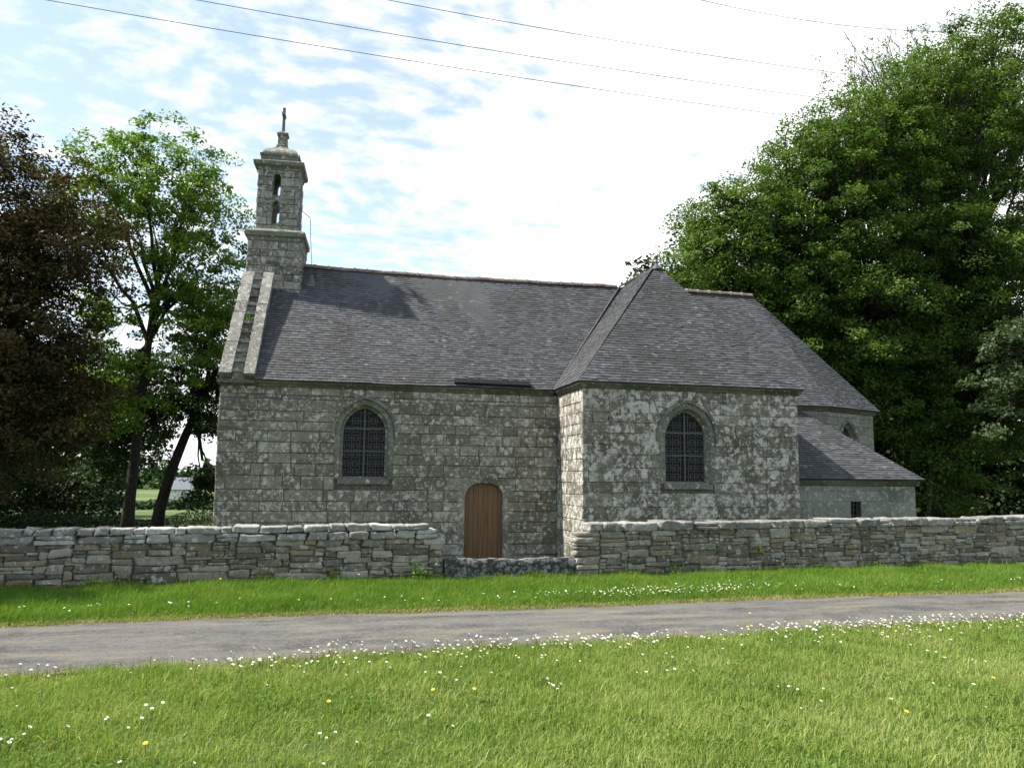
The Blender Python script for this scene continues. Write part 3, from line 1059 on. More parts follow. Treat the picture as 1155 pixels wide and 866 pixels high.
YA, ZA0, YBt, ZBt = 20.02, 3.98, 21.85, 6.92
raked(X0 - .03, X0 + .25, YA, ZA0, YBt, ZBt, 0.27, 7, 0.27)
gcop = mb.build('gable_coping', M['tower'], chapel)
mb = MB()
raked(X0 + .535, X0 + .79, YA, ZA0, YBt, ZBt, 0.27, 3, 0.20)
mb.build('gable_coping', M['tower'], chapel)
mb = MB()
raked(X0 - .03, X0 + .79, YB - .02, ZA0, 2 * YR - YBt, ZBt, 0.2, 6, 0.22)
mb.build('gable_coping', M['tower'], chapel)
mb = MB()
ns = 11
for i in range(ns):
    t0, t1 = i / ns, (i + 1) / ns
    y_0, y_1 = YA + (YBt - YA) * t0, YA + (YBt - YA) * t1
    z_0, z_1 = ZA0 + (ZBt - ZA0) * t0, ZA0 + (ZBt - ZA0) * t1
    xs_ = .235 * (t0 + t1) / 2
    mb.box((X0 + .25 + xs_, y_0 - .09, z_0 - .1), (X0 + .535 + xs_, y_1 + .3, z_1 - .09))
    mb.box((X0 + .25 + xs_ + R.uniform(0, .006), y_0 - .17 + R.uniform(-.015, .015), z_1 - .088), (X0 + .535 + xs_ - R.uniform(0, .006), y_1 + .1, z_1 + R.uniform(-.01, .01)))
mb.build('steps', M['tower'], gcop)
mb = MB()
mb.box((X0 - .06, YN - .17, ZE - .10), (X0 + .80, YN + .35, ZE - .012))
mb.box((X0 + .0, YN + .05, ZE - .1), (X0 + .75, YB - .05, ZE))
mb.build('kneeler', M['cornice'], gcop)
# tuft on the steps
# ---- bell tower
TC = Vector((-1.44, 22.42, 0))
TROT = RAD(-4.0)
ux = Vector((math.cos(TROT), math.sin(TROT), 0))
uy = Vector((-math.sin(TROT), math.cos(TROT), 0))


def tsq(hx, hy, z):
    return [tuple(TC + ux * a * hx + uy * b * hy + Vector((0, 0, z))) for a, b in ((-1, -1), (1, -1), (1, 1), (-1, 1))]


def tfr(side, hx, hy):
    """frames of the four faces, u from 0"""
    c = [Vector(p) for p in tsq(hx, hy, 0)]
    return Frame(c[side], c[(side + 1) % 4] - c[side]), (2 * hx if side % 2 == 0 else 2 * hy)


def lathe4(mb, prof):
    """square-plan turned profile: list of (hx, hy, z)"""
    vs = []
    for hx, hy, z in prof:
        vs += tsq(hx, hy, z)
    fs = [(3, 2, 1, 0)]
    for i in range(len(prof) - 1):
        for j in range(4):
            fs.append((4 * i + j, 4 * i + (j + 1) % 4, 4 * i + 4 + (j + 1) % 4, 4 * i + 4 + j))
    n = 4 * (len(prof) - 1)
    fs.append((n, n + 1, n + 2, n + 3))
    mb.add(vs, fs)


SHX, SHY = 0.70, 0.64
mb = MB()
for sd in range(4):
    fr, L = tfr(sd, SHX, SHY)
    ashlar(mb, fr, 0.0, L, 4.6 if sd != 0 else 5.6, 7.96, (), (0.14, 0.28), (0.18, 0.5), relief=.025)
bell_tower = mb.build('bell_tower', M['tower'], chapel)
mb = MB()
lathe4(mb, [(SHX - .018, SHY - .018, 4.4), (SHX - .018, SHY - .018, 8.0)])
mb.build('mortar_core', M['mortar'], bell_tower)
mb = MB()
lathe4(mb, [(SHX - .02, SHY - .02, 7.94), (SHX + .02, SHY + .02, 7.98), (SHX + .03, SHY + .03, 8.06), (SHX + .085, SHY + .085, 8.10), (SHX + .085, SHY + .085, 8.22), (SHX + .02, SHY + .02, 8.27), (0.60, 0.56, 8.33)])
mb.build('cornice', M['trim'], bell_tower)
mb = MB()
lathe4(mb, [(0.54, 0.50, 9.98), (0.565, 0.525, 10.0), (0.58, 0.54, 10.06), (0.66, 0.62, 10.12), (0.67, 0.63, 10.22), (0.60, 0.56, 10.26), (0.52, 0.48, 10.262)])
lathe4(mb, [(0.50, 0.46, 10.255), (0.50, 0.46, 10.42), (0.525, 0.485, 10.43), (0.525, 0.485, 10.49), (0.48, 0.44, 10.50)])
mb.build('cornice', M['trim'], bell_tower)
# belfry with two slender openings in line
BX, BY = 0.545, 0.50
UO = BX - 0.04
O1 = Arch(UO, 0.095, 9.30, 9.78, 9.90, flat=2.2)
O2 = Arch(UO, 0.095, 8.50, 9.00, 9.13, flat=2.2)
mb = MB()
core = MB()
for sd in range(4):
    fr, L = tfr(sd, BX, BY)
    if sd == 0:
        ops = (O1, O2)
    elif sd == 2:
        ops = tuple(Arch(L - UO, .095, A.zb, A.zs, A.zt, flat=2.2) for A in (O1, O2))
    else:
        ops = (Arch(L / 2, 0.14, 8.75, 9.55, 9.72, flat=2.2),)
    ashlar(mb, fr, 0, L, 8.31, 10.0, ops, (0.13, 0.26), (0.15, 0.42), relief=.022, e=.004)
    panel(core, fr, [(0.02, 8.28), (L - .02, 8.28), (L - .02, 10.0), (0.02, 10.0)], [A.outline(0.0, 6) for A in ops], n0=-0.24)
belfry = mb.build('belfry', M['tower'], bell_tower)
o = core.build('belfry_core', M['tower'], bell_tower)
mb = MB()
prof = [(.48, .44, 10.49), (.465, .43, 10.55), (.42, .39, 10.62), (.35, .33, 10.68), (.27, .26, 10.72), (.20, .20, 10.76), (.17, .17, 10.81)]
lathe4(mb, prof)
lathe4(mb, [(0.15, .15, 10.79), (0.15, .15, 10.88), (0.125, .125, 10.90), (0.115, .115, 11.16), (0.15, .15, 11.18), (0.15, .15, 11.24), (0.10, .10, 11.27), (.08, .08, 11.30)])
mb.build('cap', M['tower'], bell_tower)
mb = MB()
lathe4(mb, [(0.05, .05, 11.29), (0.036, .036, 11.36), (0.036, .036, 11.98), (0.04, 0.04, 12.02)])
lathe4(mb, [(0.042, 0.16, 11.76), (0.042, .165, 11.80), (0.042, .16, 11.845)])
mb.build('cross', M['trim'], bell_tower)
fr, L = tfr(0, SHX, SHY)
mb = MB()
P_ = lambda u, z, n_: fr(u, z, n_)
mb.hexa([P_(.52, 7.30, 0.0), P_(.80, 7.30, 0.0), P_(.80, 7.30, -.05), P_(.52, 7.30, -.05), P_(.50, 7.37, .07), P_(.82, 7.37, .07), P_(.82, 7.37, -.05), P_(.50, 7.37, -.05)][:4] +
        [P_(.50, 7.38, .09), P_(.82, 7.38, .09), P_(.82, 7.38, -.05), P_(.50, 7.38, -.05)])
mb.hexa([P_(.50, 7.385, .09), P_(.82, 7.385, .09), P_(.82, 7.385, -.05), P_(.50, 7.385, -.05), P_(.50, 7.42, .085), P_(.82, 7.42, .085), P_(.82, 7.42, -.05), P_(.50, 7.42, -.05)])
mb.build('bracket', M['trim'], bell_tower)
# conductor wire from the belfry to the roof
mb = MB()
mb.tube([(-0.92, 21.95, 9.0), (-0.74, 21.97, 8.86), (-0.60, 22.0, 8.76)], 0.011, 5)
mb.tube([(-0.60, 22.0, 8.76), (-0.57, 22.05, 8.2), (-0.52, 22.12, 7.6), (-0.50, 22.1, 7.22)], 0.008, 5)
mb.build('conductor_wire', M['iron'], bell_tower)
mb = MB()
yq = 22.0
mb.add([(-0.62, yq - .14, zroof(yq - .14) + .03), (-0.38, yq - .14, zroof(yq - .14) + .03), (-0.46, yq + .12, zroof(yq + .12) + .06), (-0.54, yq + .12, zroof(yq + .12) + .06), (-0.5, yq, zroof(yq) + .09)],
       [(0, 1, 4), (1, 2, 4), (2, 3, 4), (3, 0, 4)])
mb.build('flashing', M['iron'], bell_tower)


# ------------------------------------------------------------------ dry stone walls
from mathutils import noise as mnoise


def rubble_stone(mb, c, L, H, D, fr_u, seedv, rough=0.16, mi=0, nu=7, nz=5):
    """one hewn stone: c = middle of its base front edge; a rounded block displaced by noise (front, top, ends)"""
    rg = np.random.default_rng(seedv)
    fr_n = Vector((fr_u.y, -fr_u.x, 0))
    pw = rg.uniform(8, 18)
    ta, tb, tc = rg.uniform(-.14, .14), rg.uniform(-.10, .10), rg.uniform(-.5, .5) * H
    off = Vector(rg.uniform(-90, 90, 3))
    vs, fs = [], []
    nd = 2

    def pt(a, b, cc):
        m = (abs(a) ** pw + abs(b) ** pw + abs(cc) ** pw) ** (1 / pw)
        s_ = max(abs(a), abs(b), abs(cc)) / max(m, 1e-6)
        a, b, cc = a * s_, b * s_, cc * s_
        # sheared ends and tilted beds
        x = a * L / 2 + b * tc * 0.35 * abs(a)
        z = H / 2 * (1 + b * (1 + ta * a)) + tb * a * H * 0.5
        q = Vector((x, cc * D / 2, z))
        n1 = mnoise.noise(q * 7.0 + off)
        n2 = mnoise.noise(q * 19.0 + off)
        n3 = mnoise.noise(q * 13.0 - off)
        amp = min(H, 0.16)
        dn = cc * D / 2 + amp * rough * (1.1 * n1 + 0.8 * n2)
        z += b * amp * rough * 0.7 * (n1 + n3)
        x += a * amp * rough * 0.8 * (n2 + n3)
        return Vector(c) + fr_u * x + fr_n * (dn - D / 2) + Vector((0, 0, z))

    def grid(f, n1, n2):
        o = len(vs)
        for i in range(n1 + 1):
            for j in range(n2 + 1):
                vs.append(f(-1 + 2 * i / n1, -1 + 2 * j / n2))
        for i in range(n1):
            for j in range(n2):
                q = o + i * (n2 + 1) + j
                fs.append((q, q + n2 + 1, q + n2 + 2, q + 1))
    sq = lambda t: math.copysign(abs(t) ** 0.55, t)      # more points near the rounded edges
    grid(lambda a, b: pt(sq(a), sq(b), 1), nu, nz)
    grid(lambda a, cc: pt(sq(a), 1, -cc), nu, nd)
    grid(lambda cc, b: pt(1, sq(b), -cc), nd, nz)
    grid(lambda cc, b: pt(-1, sq(b), cc), nd, nz)
    key, remap, nv = {}, [], []
    for p in vs:
        kk = (round(p.x, 4), round(p.y, 4), round(p.z, 4))
        if kk not in key:
            key[kk] = len(nv)
            nv.append(p)
        remap.append(key[kk])
    ff = []
    for f in fs:
        g = tuple(dict.fromkeys(remap[i] for i in f))
        if len(g) >= 3:
            ff.append(g)
    mb.add(nv, ff, mi)


def dry_wall(name, label, xa, xb, yf, ztop, seed, cop, end_left=None, end_right=None, depth=0.5):
    rr = random.Random(seed)
    root = thing(name, (xa if end_left else xb, yf(xa if end_left else xb), 0), label, 'stone wall')
    body = MB()
    cp = MB()
    sd = seed * 1000
    zc = 0.70 if cop == 2 else 0.80          # height where the coping starts
    uvec = lambda x: Vector((1, yf(x + .5) - yf(x - .5), 0)).normalized()
    # stones are laid into the lowest gap of the growing wall, so the courses wander
    dx = 0.02
    N = int((xb - xa) / dx)
    hs = [-0.10 + rr.uniform(0, .02)] * N
    for _ in range(20000):
        mn = min(hs)
        if mn > zc - 0.03:
            break
        i0 = hs.index(mn)
        i1 = i0
        while i1 < N and hs[i1] < mn + 0.034:
            i1 += 1
        span = i1 - i0
        h = rr.choice((0.04, 0.05, 0.055, 0.06, 0.07, 0.08, 0.09, 0.10, 0.115, 0.14))
        want = int((rr.uniform(1.8, 5.6) * h + 0.14) / dx)
        if span - want > 12 and rr.random() < 0.5:
            i0 += rr.randint(0, span - want - 6)
            span = i1 - i0
        if want > span - 5:
            want = span
        if want * dx < h * 0.8:
            h = max(0.04, want * dx * 0.8)
        if zc - mn - h < 0.05:
            h = zc - mn
        seg_ = hs[i0:i0 + want]
        mn = 0.5 * (min(seg_) + sum(seg_) / len(seg_))
        x = xa + (i0 + want / 2) * dx
        L = want * dx
        top_z = mn + h
        for q in range(i0, i0 + want):
            hs[q] = top_z
        if L < 0.035:
            continue
        sc = ztop(x) / 0.93
        sd += 1
        rubble_stone(body, (x, yf(x) + rr.uniform(-.022, .012), mn * sc), L - 0.008, (top_z - mn) * sc - 0.006, depth * .5, uvec(x), sd, 0.20)
    rows = ((0.70, 0.135), (0.835, 0.105)) if cop == 2 else ((0.80, 0.15),)
    for ri, (zr, h) in enumerate(rows):
        x = xa + (0.26 if (end_left and ri == len(rows) - 1) else 0)
        xe = xb - (0.24 if (end_right and ri == len(rows) - 1) else 0)
        if end_right and len(rows) == 2 and ri == 0:
            xe = xb - 0.12
        while x < xe - 0.05:
            L = rr.uniform(0.28, 0.72) if ri == 0 else rr.uniform(0.14, 0.50)
            if cop == 1:
                L = rr.uniform(0.25, 0.8)
            if xe - x - L < 0.15:
                L = xe - x
            sc = ztop(x + L / 2) / 0.94
            hh = h * rr.uniform(.82, 1.12)
            parts = ((0, 1),)
            if (ri == 0 or cop == 1) and rr.random() < 0.22:
                parts = ((0, .5), (.5, .5))
            for p0, pl in parts:
                sd += 1
                rubble_stone(cp, (x + L / 2, yf(x + L / 2) - 0.03 + rr.uniform(-.03, .03), zr * sc + hh * p0), L - 0.008, hh * pl, depth * 1.06 if ri == 0 or cop == 1 else depth * .9, uvec(x), sd, 0.20)
            x += L
    # step stone at the broken ends beside the gateway
    for e_, xx, s_ in ((end_right, xb, -1), (end_left, xa, 1)):
        if e_:
            sd += 1
            rubble_stone(cp, (xx + s_ * 0.16, yf(xx) - .03, 0.60), 0.36, 0.10, depth, Vector((1, 0.04, 0)), sd, 0.16)
    bo = body.build('stonework', M['rubble'], root, smooth=True)
    co = cp.build('coping', M['coping'] if cop == 2 else M['coping_grey'], root, smooth=True)
    core = MB()
    n = 40
    for i in range(n):
        a, b = xa + .12 + (xb - xa - .24) * i / n, xa + .12 + (xb - xa - .24) * (i + 1) / n
        zt = min(ztop(a), ztop(b)) - 0.16
        core.hexa([(a, yf(a) + .036, -.3), (b, yf(b) + .036, -.3), (b, yf(b) + depth - .02, -.3), (a, yf(a) + depth - .02, -.3),
                   (a, yf(a) + .036, zt), (b, yf(b) + .036, zt), (b, yf(b) + depth - .02, zt), (a, yf(a) + depth - .02, zt)])
    core.build('earth_core', M['mortar'], bo)
    return root


YL = lambda x: 13.22 + 0.045 * x
YRW = lambda x: 13.30 + 0.085 * (x - 4.25) - 0.0012 * (x - 4.25) ** 2 * 0
dry_wall('boundary_wall', 'dry stone wall left of the gateway block, with two rows of pale coping stones', -11.0, 1.98, YL, lambda x: 0.925 + 0.012 * x, 5, 2, end_right=True)
dry_wall('boundary_wall', 'dry stone wall right of the gateway block, below the transept and annex', 4.25, 24.0, YRW, lambda x: 0.925 + 0.009 * (x - 4.25), 9, 1, end_left=True)

# granite block closing the gateway
mb = MB()
n1, n2, n3 = 40, 8, 6


def bz(u):
    return 0.355 + 0.012 * math.sin(7 * u + 1) + 0.01 * math.sin(19 * u) + 0.006 * math.sin(41 * u)


x0, x1_, yb0, yb1 = 2.0, 4.235, 13.27, 13.52
rgb = np.random.default_rng(3)


def bp(u, v_, t):            # u along, v height 0..1, t depth 0..1
    x = x0 + (x1_ - x0) * u
    z = -0.2 + (bz(u) + 0.2) * v_
    y = yb0 + 0.02 * u * 2 + (yb1 - yb0) * t
    rnd = 0.035
    ev = max(0, v_ - 0.9) / 0.1
    if t < 0.2:
        y += rnd * ev ** 2 * 0.6
    y += 0.008 * math.sin(13 * u + 5 * v_) + 0.005 * math.sin(31 * u - 11 * v_)
    return (x, y, z)


def sheet(f, a, b):
    vs = [f(i / a, j / b) for i in range(a + 1) for j in range(b + 1)]
    mb.add(vs, [(i * (b + 1) + j, (i + 1) * (b + 1) + j, (i + 1) * (b + 1) + j + 1, i * (b + 1) + j + 1) for i in range(a) for j in range(b)])


sheet(lambda a, b: bp(a, b, 0), n1, 10)
sheet(lambda a, b: bp(a, 1, b), n1, 4)
sheet(lambda a, b: bp(1, b, a), 4, 8)
sheet(lambda a, b: bp(0, b, 1 - a), 4, 8)
sheet(lambda a, b: bp(1 - a, b, 1), n1, 8)
blk = mb.build('stone_block', M['block'], origin=(3.1, 13.4, 0), smooth=True)
tag(blk, 'long low dark granite block with white lichen closing the gateway between the walls', 'stone block')


# ------------------------------------------------------------------ trees
def leaves_mesh(name, P, N, size, mat, parent, rg, aspect=0.62):
    """one rhombic leaf per point, with normal N"""
    n = len(P)
    t = rg.normal(size=(n, 3))
    t -= (t * N).sum(1, keepdims=True) * N
    t /= np.linalg.norm(t, axis=1, keepdims=True) + 1e-9
    b = np.cross(N, t)
    s = (size * rg.uniform(0.65, 1.3, n))[:, None]
    mid = P + N * s * 0.08
    v = np.stack([P - t * s * 0.5, mid + b * s * aspect * 0.5 + t * s * .08, P + t * s * 0.5, mid - b * s * aspect * 0.5 + t * s * .08], 1).reshape(-1, 3)
    return np_mesh(name, v, np.arange(4 * n), np.full(n, 4), mat, parent)


def kmeans(P, k_, rg, it=6):
    c = P[rg.choice(len(P), min(k_, len(P)), replace=False)]
    for _ in range(it):
        a = ((P[:, None] - c[None]) ** 2).sum(-1).argmin(1)
        c = np.array([P[a == i].mean(0) if (a == i).any() else c[i] for i in range(len(c))])
    return a, c


def tree(name, label, base, trunk_h, trunk_r, lobes, tips, per, leaf, spray, mat, seed, group=None, lean=(0, 0), droop=0.12, shell=0.5, limbs=9, flat=0.5, cat='tree', bark='bark', twigs=True, updev=0.75, extra=None):
    rg = np.random.default_rng(seed)
    root = thing(name, base, label, cat, group)
    b = np.array(base, float)
    wts = np.array([l[2] if len(l) > 2 else l[1][0] * l[1][1] * l[1][2] for l in lobes], float)
    idx = rg.choice(len(lobes), tips, p=wts / wts.sum())
    d = rg.normal(size=(tips, 3))
    d /= np.linalg.norm(d, axis=1, keepdims=True)
    rad_ = shell + (1 - shell) * rg.random(tips) ** 0.7
    rad_ *= 1 + 0.10 * rg.normal(size=tips)
    cen = np.array([l[0] for l in lobes], float)[idx]
    rs = np.array([l[1] for l in lobes], float)[idx]
    T = cen + d * rs * rad_[:, None]
    out = d.copy()
    keep = T[:, 2] > base[2] + 0.6
    T, out = T[keep], out[keep]
    # trunk with a slight bend
    mb = MB()
    tp = [b + np.array([lean[0] * t ** 1.3 + 0.10 * math.sin(3 * t + seed), lean[1] * t ** 1.3, trunk_h * t]) for t in np.linspace(0, 1, 8)]
    tr = [trunk_r * (1.35 if i == 0 else 1) * (1 - 0.55 * i / 7) for i in range(8)]
    tp[0] = tp[0] - np.array([0, 0, 0.3])
    mb.tube(tp, tr, 9)
    top = tp[-1]
    a1, c1 = kmeans(T, limbs, rg)
    for i in range(len(c1)):
        Ti = T[a1 == i]
        if not len(Ti):
            continue
        s_t = rg.uniform(0.55, 1.0)
        st = tp[int(3 + s_t * 4)]
        en = st * 0.35 + c1[i] * 0.65
        bow = np.array([0, 0, 0.12 * np.linalg.norm(en - st)])
        pts = [st + (en - st) * t + bow * 4 * t * (1 - t) * 0.5 + rg.normal(size=3) * 0.06 * (0 < t < 1) for t in np.linspace(0, 1, 6)]
        r_l = trunk_r * 0.42
        mb.tube(pts, [r_l * (1 - 0.5 * t) for t in np.linspace(0, 1, 6)], 7)
        ks = max(2, len(Ti) // 12)
        a2, c2 = kmeans(Ti, ks, rg, 4)
        for j in range(len(c2)):
            Tj = Ti[a2 == j]
            if not len(Tj):
                continue
            f_ = int(rg.integers(2, 6))
            s2 = pts[f_]
            e2 = s2 * 0.3 + c2[j] * 0.7
            p2 = [s2 + (e2 - s2) * t + np.array([0, 0, 0.1 * np.linalg.norm(e2 - s2) * 4 * t * (1 - t) * .5]) + rg.normal(size=3) * 0.04 * (0 < t < 1) for t in np.linspace(0, 1, 5)]
            mb.tube(p2, [r_l * 0.42 * (1 - 0.55 * t) for t in np.linspace(0, 1, 5)], 5)
            if twigs:
                for q in Tj:
                    m_ = (e2 + q) / 2 + np.array([0, 0, 0.12]) + rg.normal(size=3) * 0.08
                    mb.tube([e2, m_, q], [r_l * 0.14, r_l * 0.09, r_l * 0.04], 4, cap=False)
    if extra:
        for pts, rr_ in extra:
            mb.tube(pts, [rr_ * (1 - .75 * i / (len(pts) - 1)) for i in range(len(pts))], 5)
    mb.build('trunk', M[bark], root, smooth=True)
    # sprays of leaves
    n = len(T)
    cnt = rg.poisson(per, n)
    rep = np.repeat(np.arange(n), cnt)
    m = len(rep)
    r_s = spray * rg.uniform(0.6, 1.35, n)
    dd = rg.normal(size=(m, 3))
    dd /= np.linalg.norm(dd, axis=1, keepdims=True)
    dd *= (rg.random(m) ** 0.45)[:, None]
    dd[:, 2] *= flat
    # tilt of every spray: outer edge hangs
    o2 = out[rep]
    rad = r_s[rep][:, None]
    off = dd * rad
    off[:, 2] -= droop * (off[:, 0] * o2[:, 0] + off[:, 1] * o2[:, 1]) + 0.06 * (off[:, 0] ** 2 + off[:, 1] ** 2) / rad[:, 0]
    P = T[rep] + off
    Nn = np.zeros((m, 3))
    Nn[:, 2] = 1
    Nn += rg.normal(size=(m, 3)) * updev + o2 * 0.55
    Nn /= np.linalg.norm(Nn, axis=1, keepdims=True)
    leaves_mesh('crown', P, Nn, leaf, M[mat], root, rg)
    return root


# left side
tree('copper_tree', 'dark brown-leaved tree at the left edge, in front of the green tree', (-9.3, 25.0, -0.34), 6.0, 0.22,
     [((-9.9, 24.8, 8.8), (3.4, 2.8, 3.1)), ((-7.3, 24.6, 8.1), (1.9, 1.9, 1.7)), ((-9.2, 24.8, 5.0), (3.2, 2.6, 2.8)), ((-7.7, 24.8, 3.6), (1.9, 2.0, 2.2)), ((-10.2, 25, 2.4), (2.4, 2, 1.9))],
     1000, 120, 0.115, 0.60, 'leaf_copper', 21, shell=0.3)
tree('green_tree', 'tall fresh-green tree with an open crown between the brown tree and the bell tower', (-6.2, 28.3, -0.36), 9.0, 0.19,
     [((-5.6, 28.2, 11.5), (2.5, 2.2, 2.3)), ((-7.8, 28.4, 10.9), (1.9, 2.0, 2.0)), ((-4.3, 28.2, 9.4), (1.8, 1.9, 2.6)), ((-6.9, 28.4, 7.4), (1.6, 1.6, 1.9), 4.0), ((-4.1, 28.2, 6.6), (1.4, 1.6, 1.7), 5.0), ((-5.3, 28, 8.4), (1.2, 1.2, 1.4), 2.0), ((-6.0, 28, 4.6), (1.3, 1.2, 1.4), 3.5), ((-7.4, 28.6, 4.4), (1.3, 1.2, 1.8), 3.5)],
     540, 78, 0.125, 0.44, 'leaf_lime', 33, lean=(0.7, 0), shell=0.4, limbs=12)
tree('oak_tree', 'dark leaning tree standing behind the green tree beside the chapel corner', (-5.6, 30.5, -0.38), 6.0, 0.22,
     [((-4.0, 30.4, 6.8), (1.6, 1.6, 2.1)), ((-5.2, 30.6, 4.7), (1.9, 1.6, 1.9)), ((-3.7, 30.2, 3.9), (1.0, 1.0, 1.5)), ((-7.3, 30.8, 3.6), (1.8, 1.6, 2.6)), ((-4.0, 30.2, 1.3), (.75, .8, .9), 1.6)],
     520, 70, 0.12, 0.45, 'leaf_oak', 35, lean=(1.7, 0), shell=0.25)
tree('shade_tree', 'leafy tree beyond the left end of the wall whose shade falls on the verge', (-9.4, 14.6, -0.2), 4.5, 0.2,
     [((-9.4, 14.0, 5.4), (2.6, 2.2, 2.2)), ((-8.4, 13.2, 4.2), (1.7, 1.8, 1.5))], 220, 70, 0.16, 0.5, 'leaf_lime', 41)
for j, (x, y, h_, lab) in enumerate([
        (-13.2, 33.5, 6.0, 'dark tree behind the brown-leaved tree, nearest to it'),
        (-17.5, 38.0, 7.0, 'dark tree at the far left edge behind the brown-leaved tree'),
        (-10.8, 41.0, 6.2, 'dark tree farther back, seen between the brown tree and the trunk of the green tree'),
        (-21.0, 46.0, 7.5, 'farthest dark tree at the left edge of the churchyard'),
        (-15.6, 49.0, 6.5, 'dark tree at the back of the churchyard, left of the white house')]):
    tree('churchyard_tree', lab, (x, y, -0.5), h_ * .8, 0.24,
         [((x, y, h_ * .95), (3.0, 2.6, 2.8)), ((x + .6, y - .3, h_ * .55), (3.3, 2.6, 2.2))], 300, 62, 0.2, 0.7, 'leaf_oak', 90 + j, group='dark trees at the back of the churchyard', shell=0.3, twigs=False)

# right side
tree('beech_tree', 'broad beech whose bright crown leans over the transept roof', (18.6, 28.0, -0.36), 8.0, 0.42,
     [((16.0, 26.8, 9.9), (4.0, 3.0, 2.6)), ((18.8, 26.4, 11.9), (4.0, 3.2, 3.2)), ((19.2, 26.0, 8.0), (3.8, 3.0, 3.2)), ((15.6, 26.9, 7.4), (2.4, 2.4, 1.6)), ((20.8, 26.2, 14.6), (3.0, 2.8, 2.7)), ((21.0, 26.0, 5.4), (3.0, 2.2, 2.2)), ((18.4, 26.6, 13.9), (2.5, 2.5, 2.2)), ((14.9, 26.7, 11.3), (2.3, 2.4, 2.0)), ((13.4, 26.8, 9.2), (1.7, 2.0, 1.8))],
     1900, 118, 0.120, 0.56, 'leaf_beech', 51, shell=0.42, limbs=14)
tree('beech_tree', 'tallest beech filling the upper right corner beside the crown over the transept', (24.6, 28.0, -0.36), 9.0, 0.5,
     [((23.6, 26.2, 16.2), (3.4, 3.0, 3.0)), ((26.0, 26.4, 13.0), (4.5, 3.4, 4.0)), ((23.4, 25.6, 10.4), (3.4, 3.0, 3.2)), ((27.5, 26.0, 8.5), (4.2, 3.2, 3.5)), ((24.5, 26.2, 6.6), (3.0, 2.4, 2.4)), ((26.2, 26.8, 18.6), (3.2, 2.6, 3.0)), ((29.5, 27.2, 19.2), (3.4, 2.6, 3.4)), ((23.5, 25.6, 4.6), (2.6, 2.0, 2.4)), ((27.0, 25.4, 4.4), (3.0, 2.0, 2.4)), ((23.6, 26.4, 3.0), (2.4, 1.6, 2.6), 16.0)],
     1900, 118, 0.120, 0.60, 'leaf_beech', 53, shell=0.42, limbs=12)
ex = []
rg_ = np.random.default_rng(77)
for j in range(60):
    a = np.array([rg_.uniform(28.6, 37.5), 36.0 + rg_.uniform(-1.5, 1.5), rg_.uniform(19, 24)])
    d_ = np.array([rg_.uniform(-.45, .15), rg_.uniform(-.2, .2), 0.8])
    pts = [a + d_ * t * 1.1 + np.array([-.07, 0, -.05]) * t * t + rg_.normal(size=3) * .10 * t for t in range(5)]
    ex.append((pts, 0.035))
    for q in range(5):
        s_ = pts[int(rg_.integers(1, 4))]
        e_ = np.array([rg_.uniform(-.55, .25), rg_.uniform(-.2, .2), .45])
        ex.append(([s_ + e_ * t + rg_.normal(size=3) * .05 * t for t in np.linspace(0, 2.0, 5)], 0.016))
tree('ash_tree', 'thin-leaved tree with bare upright twigs at the top right corner, behind the beeches', (30.0, 36.0, -0.5), 16.0, 0.4,
     [((29.5, 36.0, 22.5), (4.5, 2.0, 4.5)), ((34.5, 36, 23), (4.5, 2, 5.5))], 420, 34, 0.12, 0.5, 'leaf_beech', 57, shell=0.2, extra=ex)
tree('chestnut_tree', 'grey-green tree at the right edge whose low bough hangs toward the wall', (27.4, 22.6, -0.36), 5.5, 0.3,
     [((22.2, 21.6, 6.0), (1.4, 1.4, 1.0)), ((21.3, 21.4, 4.6), (1.0, 1.1, 0.8)), ((20.6, 21.2, 3.7), (.55, .6, .5)), ((24.8, 22.0, 6.6), (2.2, 2.0, 2.0)), ((27.2, 22.2, 7.6), (2.6, 2.2, 2.4))], 330, 75, 0.15, 0.45, 'leaf_chestnut', 59, shell=0.3)
for j, (x, y, lab, sdv) in enumerate([
        (15.8, 33.0, 'dark woodland tree behind the apse, nearest to the finial of the transept roof', 61),
        (20.5, 34.0, 'dark woodland tree behind the broad beech, right of the apse', 62),
        (25.0, 33.0, 'dark woodland tree deep in the shade right of the annex', 63),
        (29.5, 32.0, 'dark woodland tree at the right edge behind the grey-green bough', 64),
        (23.0, 38.0, 'dark woodland tree in the second row, between the trunks of the two beeches', 65),
        (30.0, 39.0, 'dark woodland tree in the second row at the right edge', 66)]):
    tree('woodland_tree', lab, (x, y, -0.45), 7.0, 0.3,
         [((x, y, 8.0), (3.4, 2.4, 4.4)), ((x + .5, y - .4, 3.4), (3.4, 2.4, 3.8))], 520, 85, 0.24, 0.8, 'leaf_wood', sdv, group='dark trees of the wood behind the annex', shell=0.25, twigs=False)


def hedge(name, label, cat, pts, h, wd, n, leaf, mat, seed, kind=None):
    rg = np.random.default_rng(seed)
    pts = np.array(pts, float)
    t = rg.random(n) * (len(pts) - 1)
    i = t.astype(int)
    f = (t - i)[:, None]
    P = pts[i] * (1 - f) + pts[i + 1] * f
    hh = h * (0.75 + 0.25 * np.sin(P[:, 0] * 0.9 + seed) * np.sin(P[:, 0] * 0.37 + 1) + 0.12 * np.sin(P[:, 0] * 2.3))
    z = rg.random(n) ** 0.8
    P[:, 1] += rg.normal(size=n) * wd * 0.5 * (1 - 0.4 * z)
    P[:, 2] = ground_z(P[:, 0], P[:, 1]) + z * hh
    Nn = rg.normal(size=(n, 3)) * 0.7 + np.array([0, -0.3, 0.8])
    Nn /= np.linalg.norm(Nn, axis=1, keepdims=True)
    o = leaves_mesh(name, P, Nn, leaf, M[mat], None, rg, 0.7)
    return tag(o, label, cat, kind=kind)


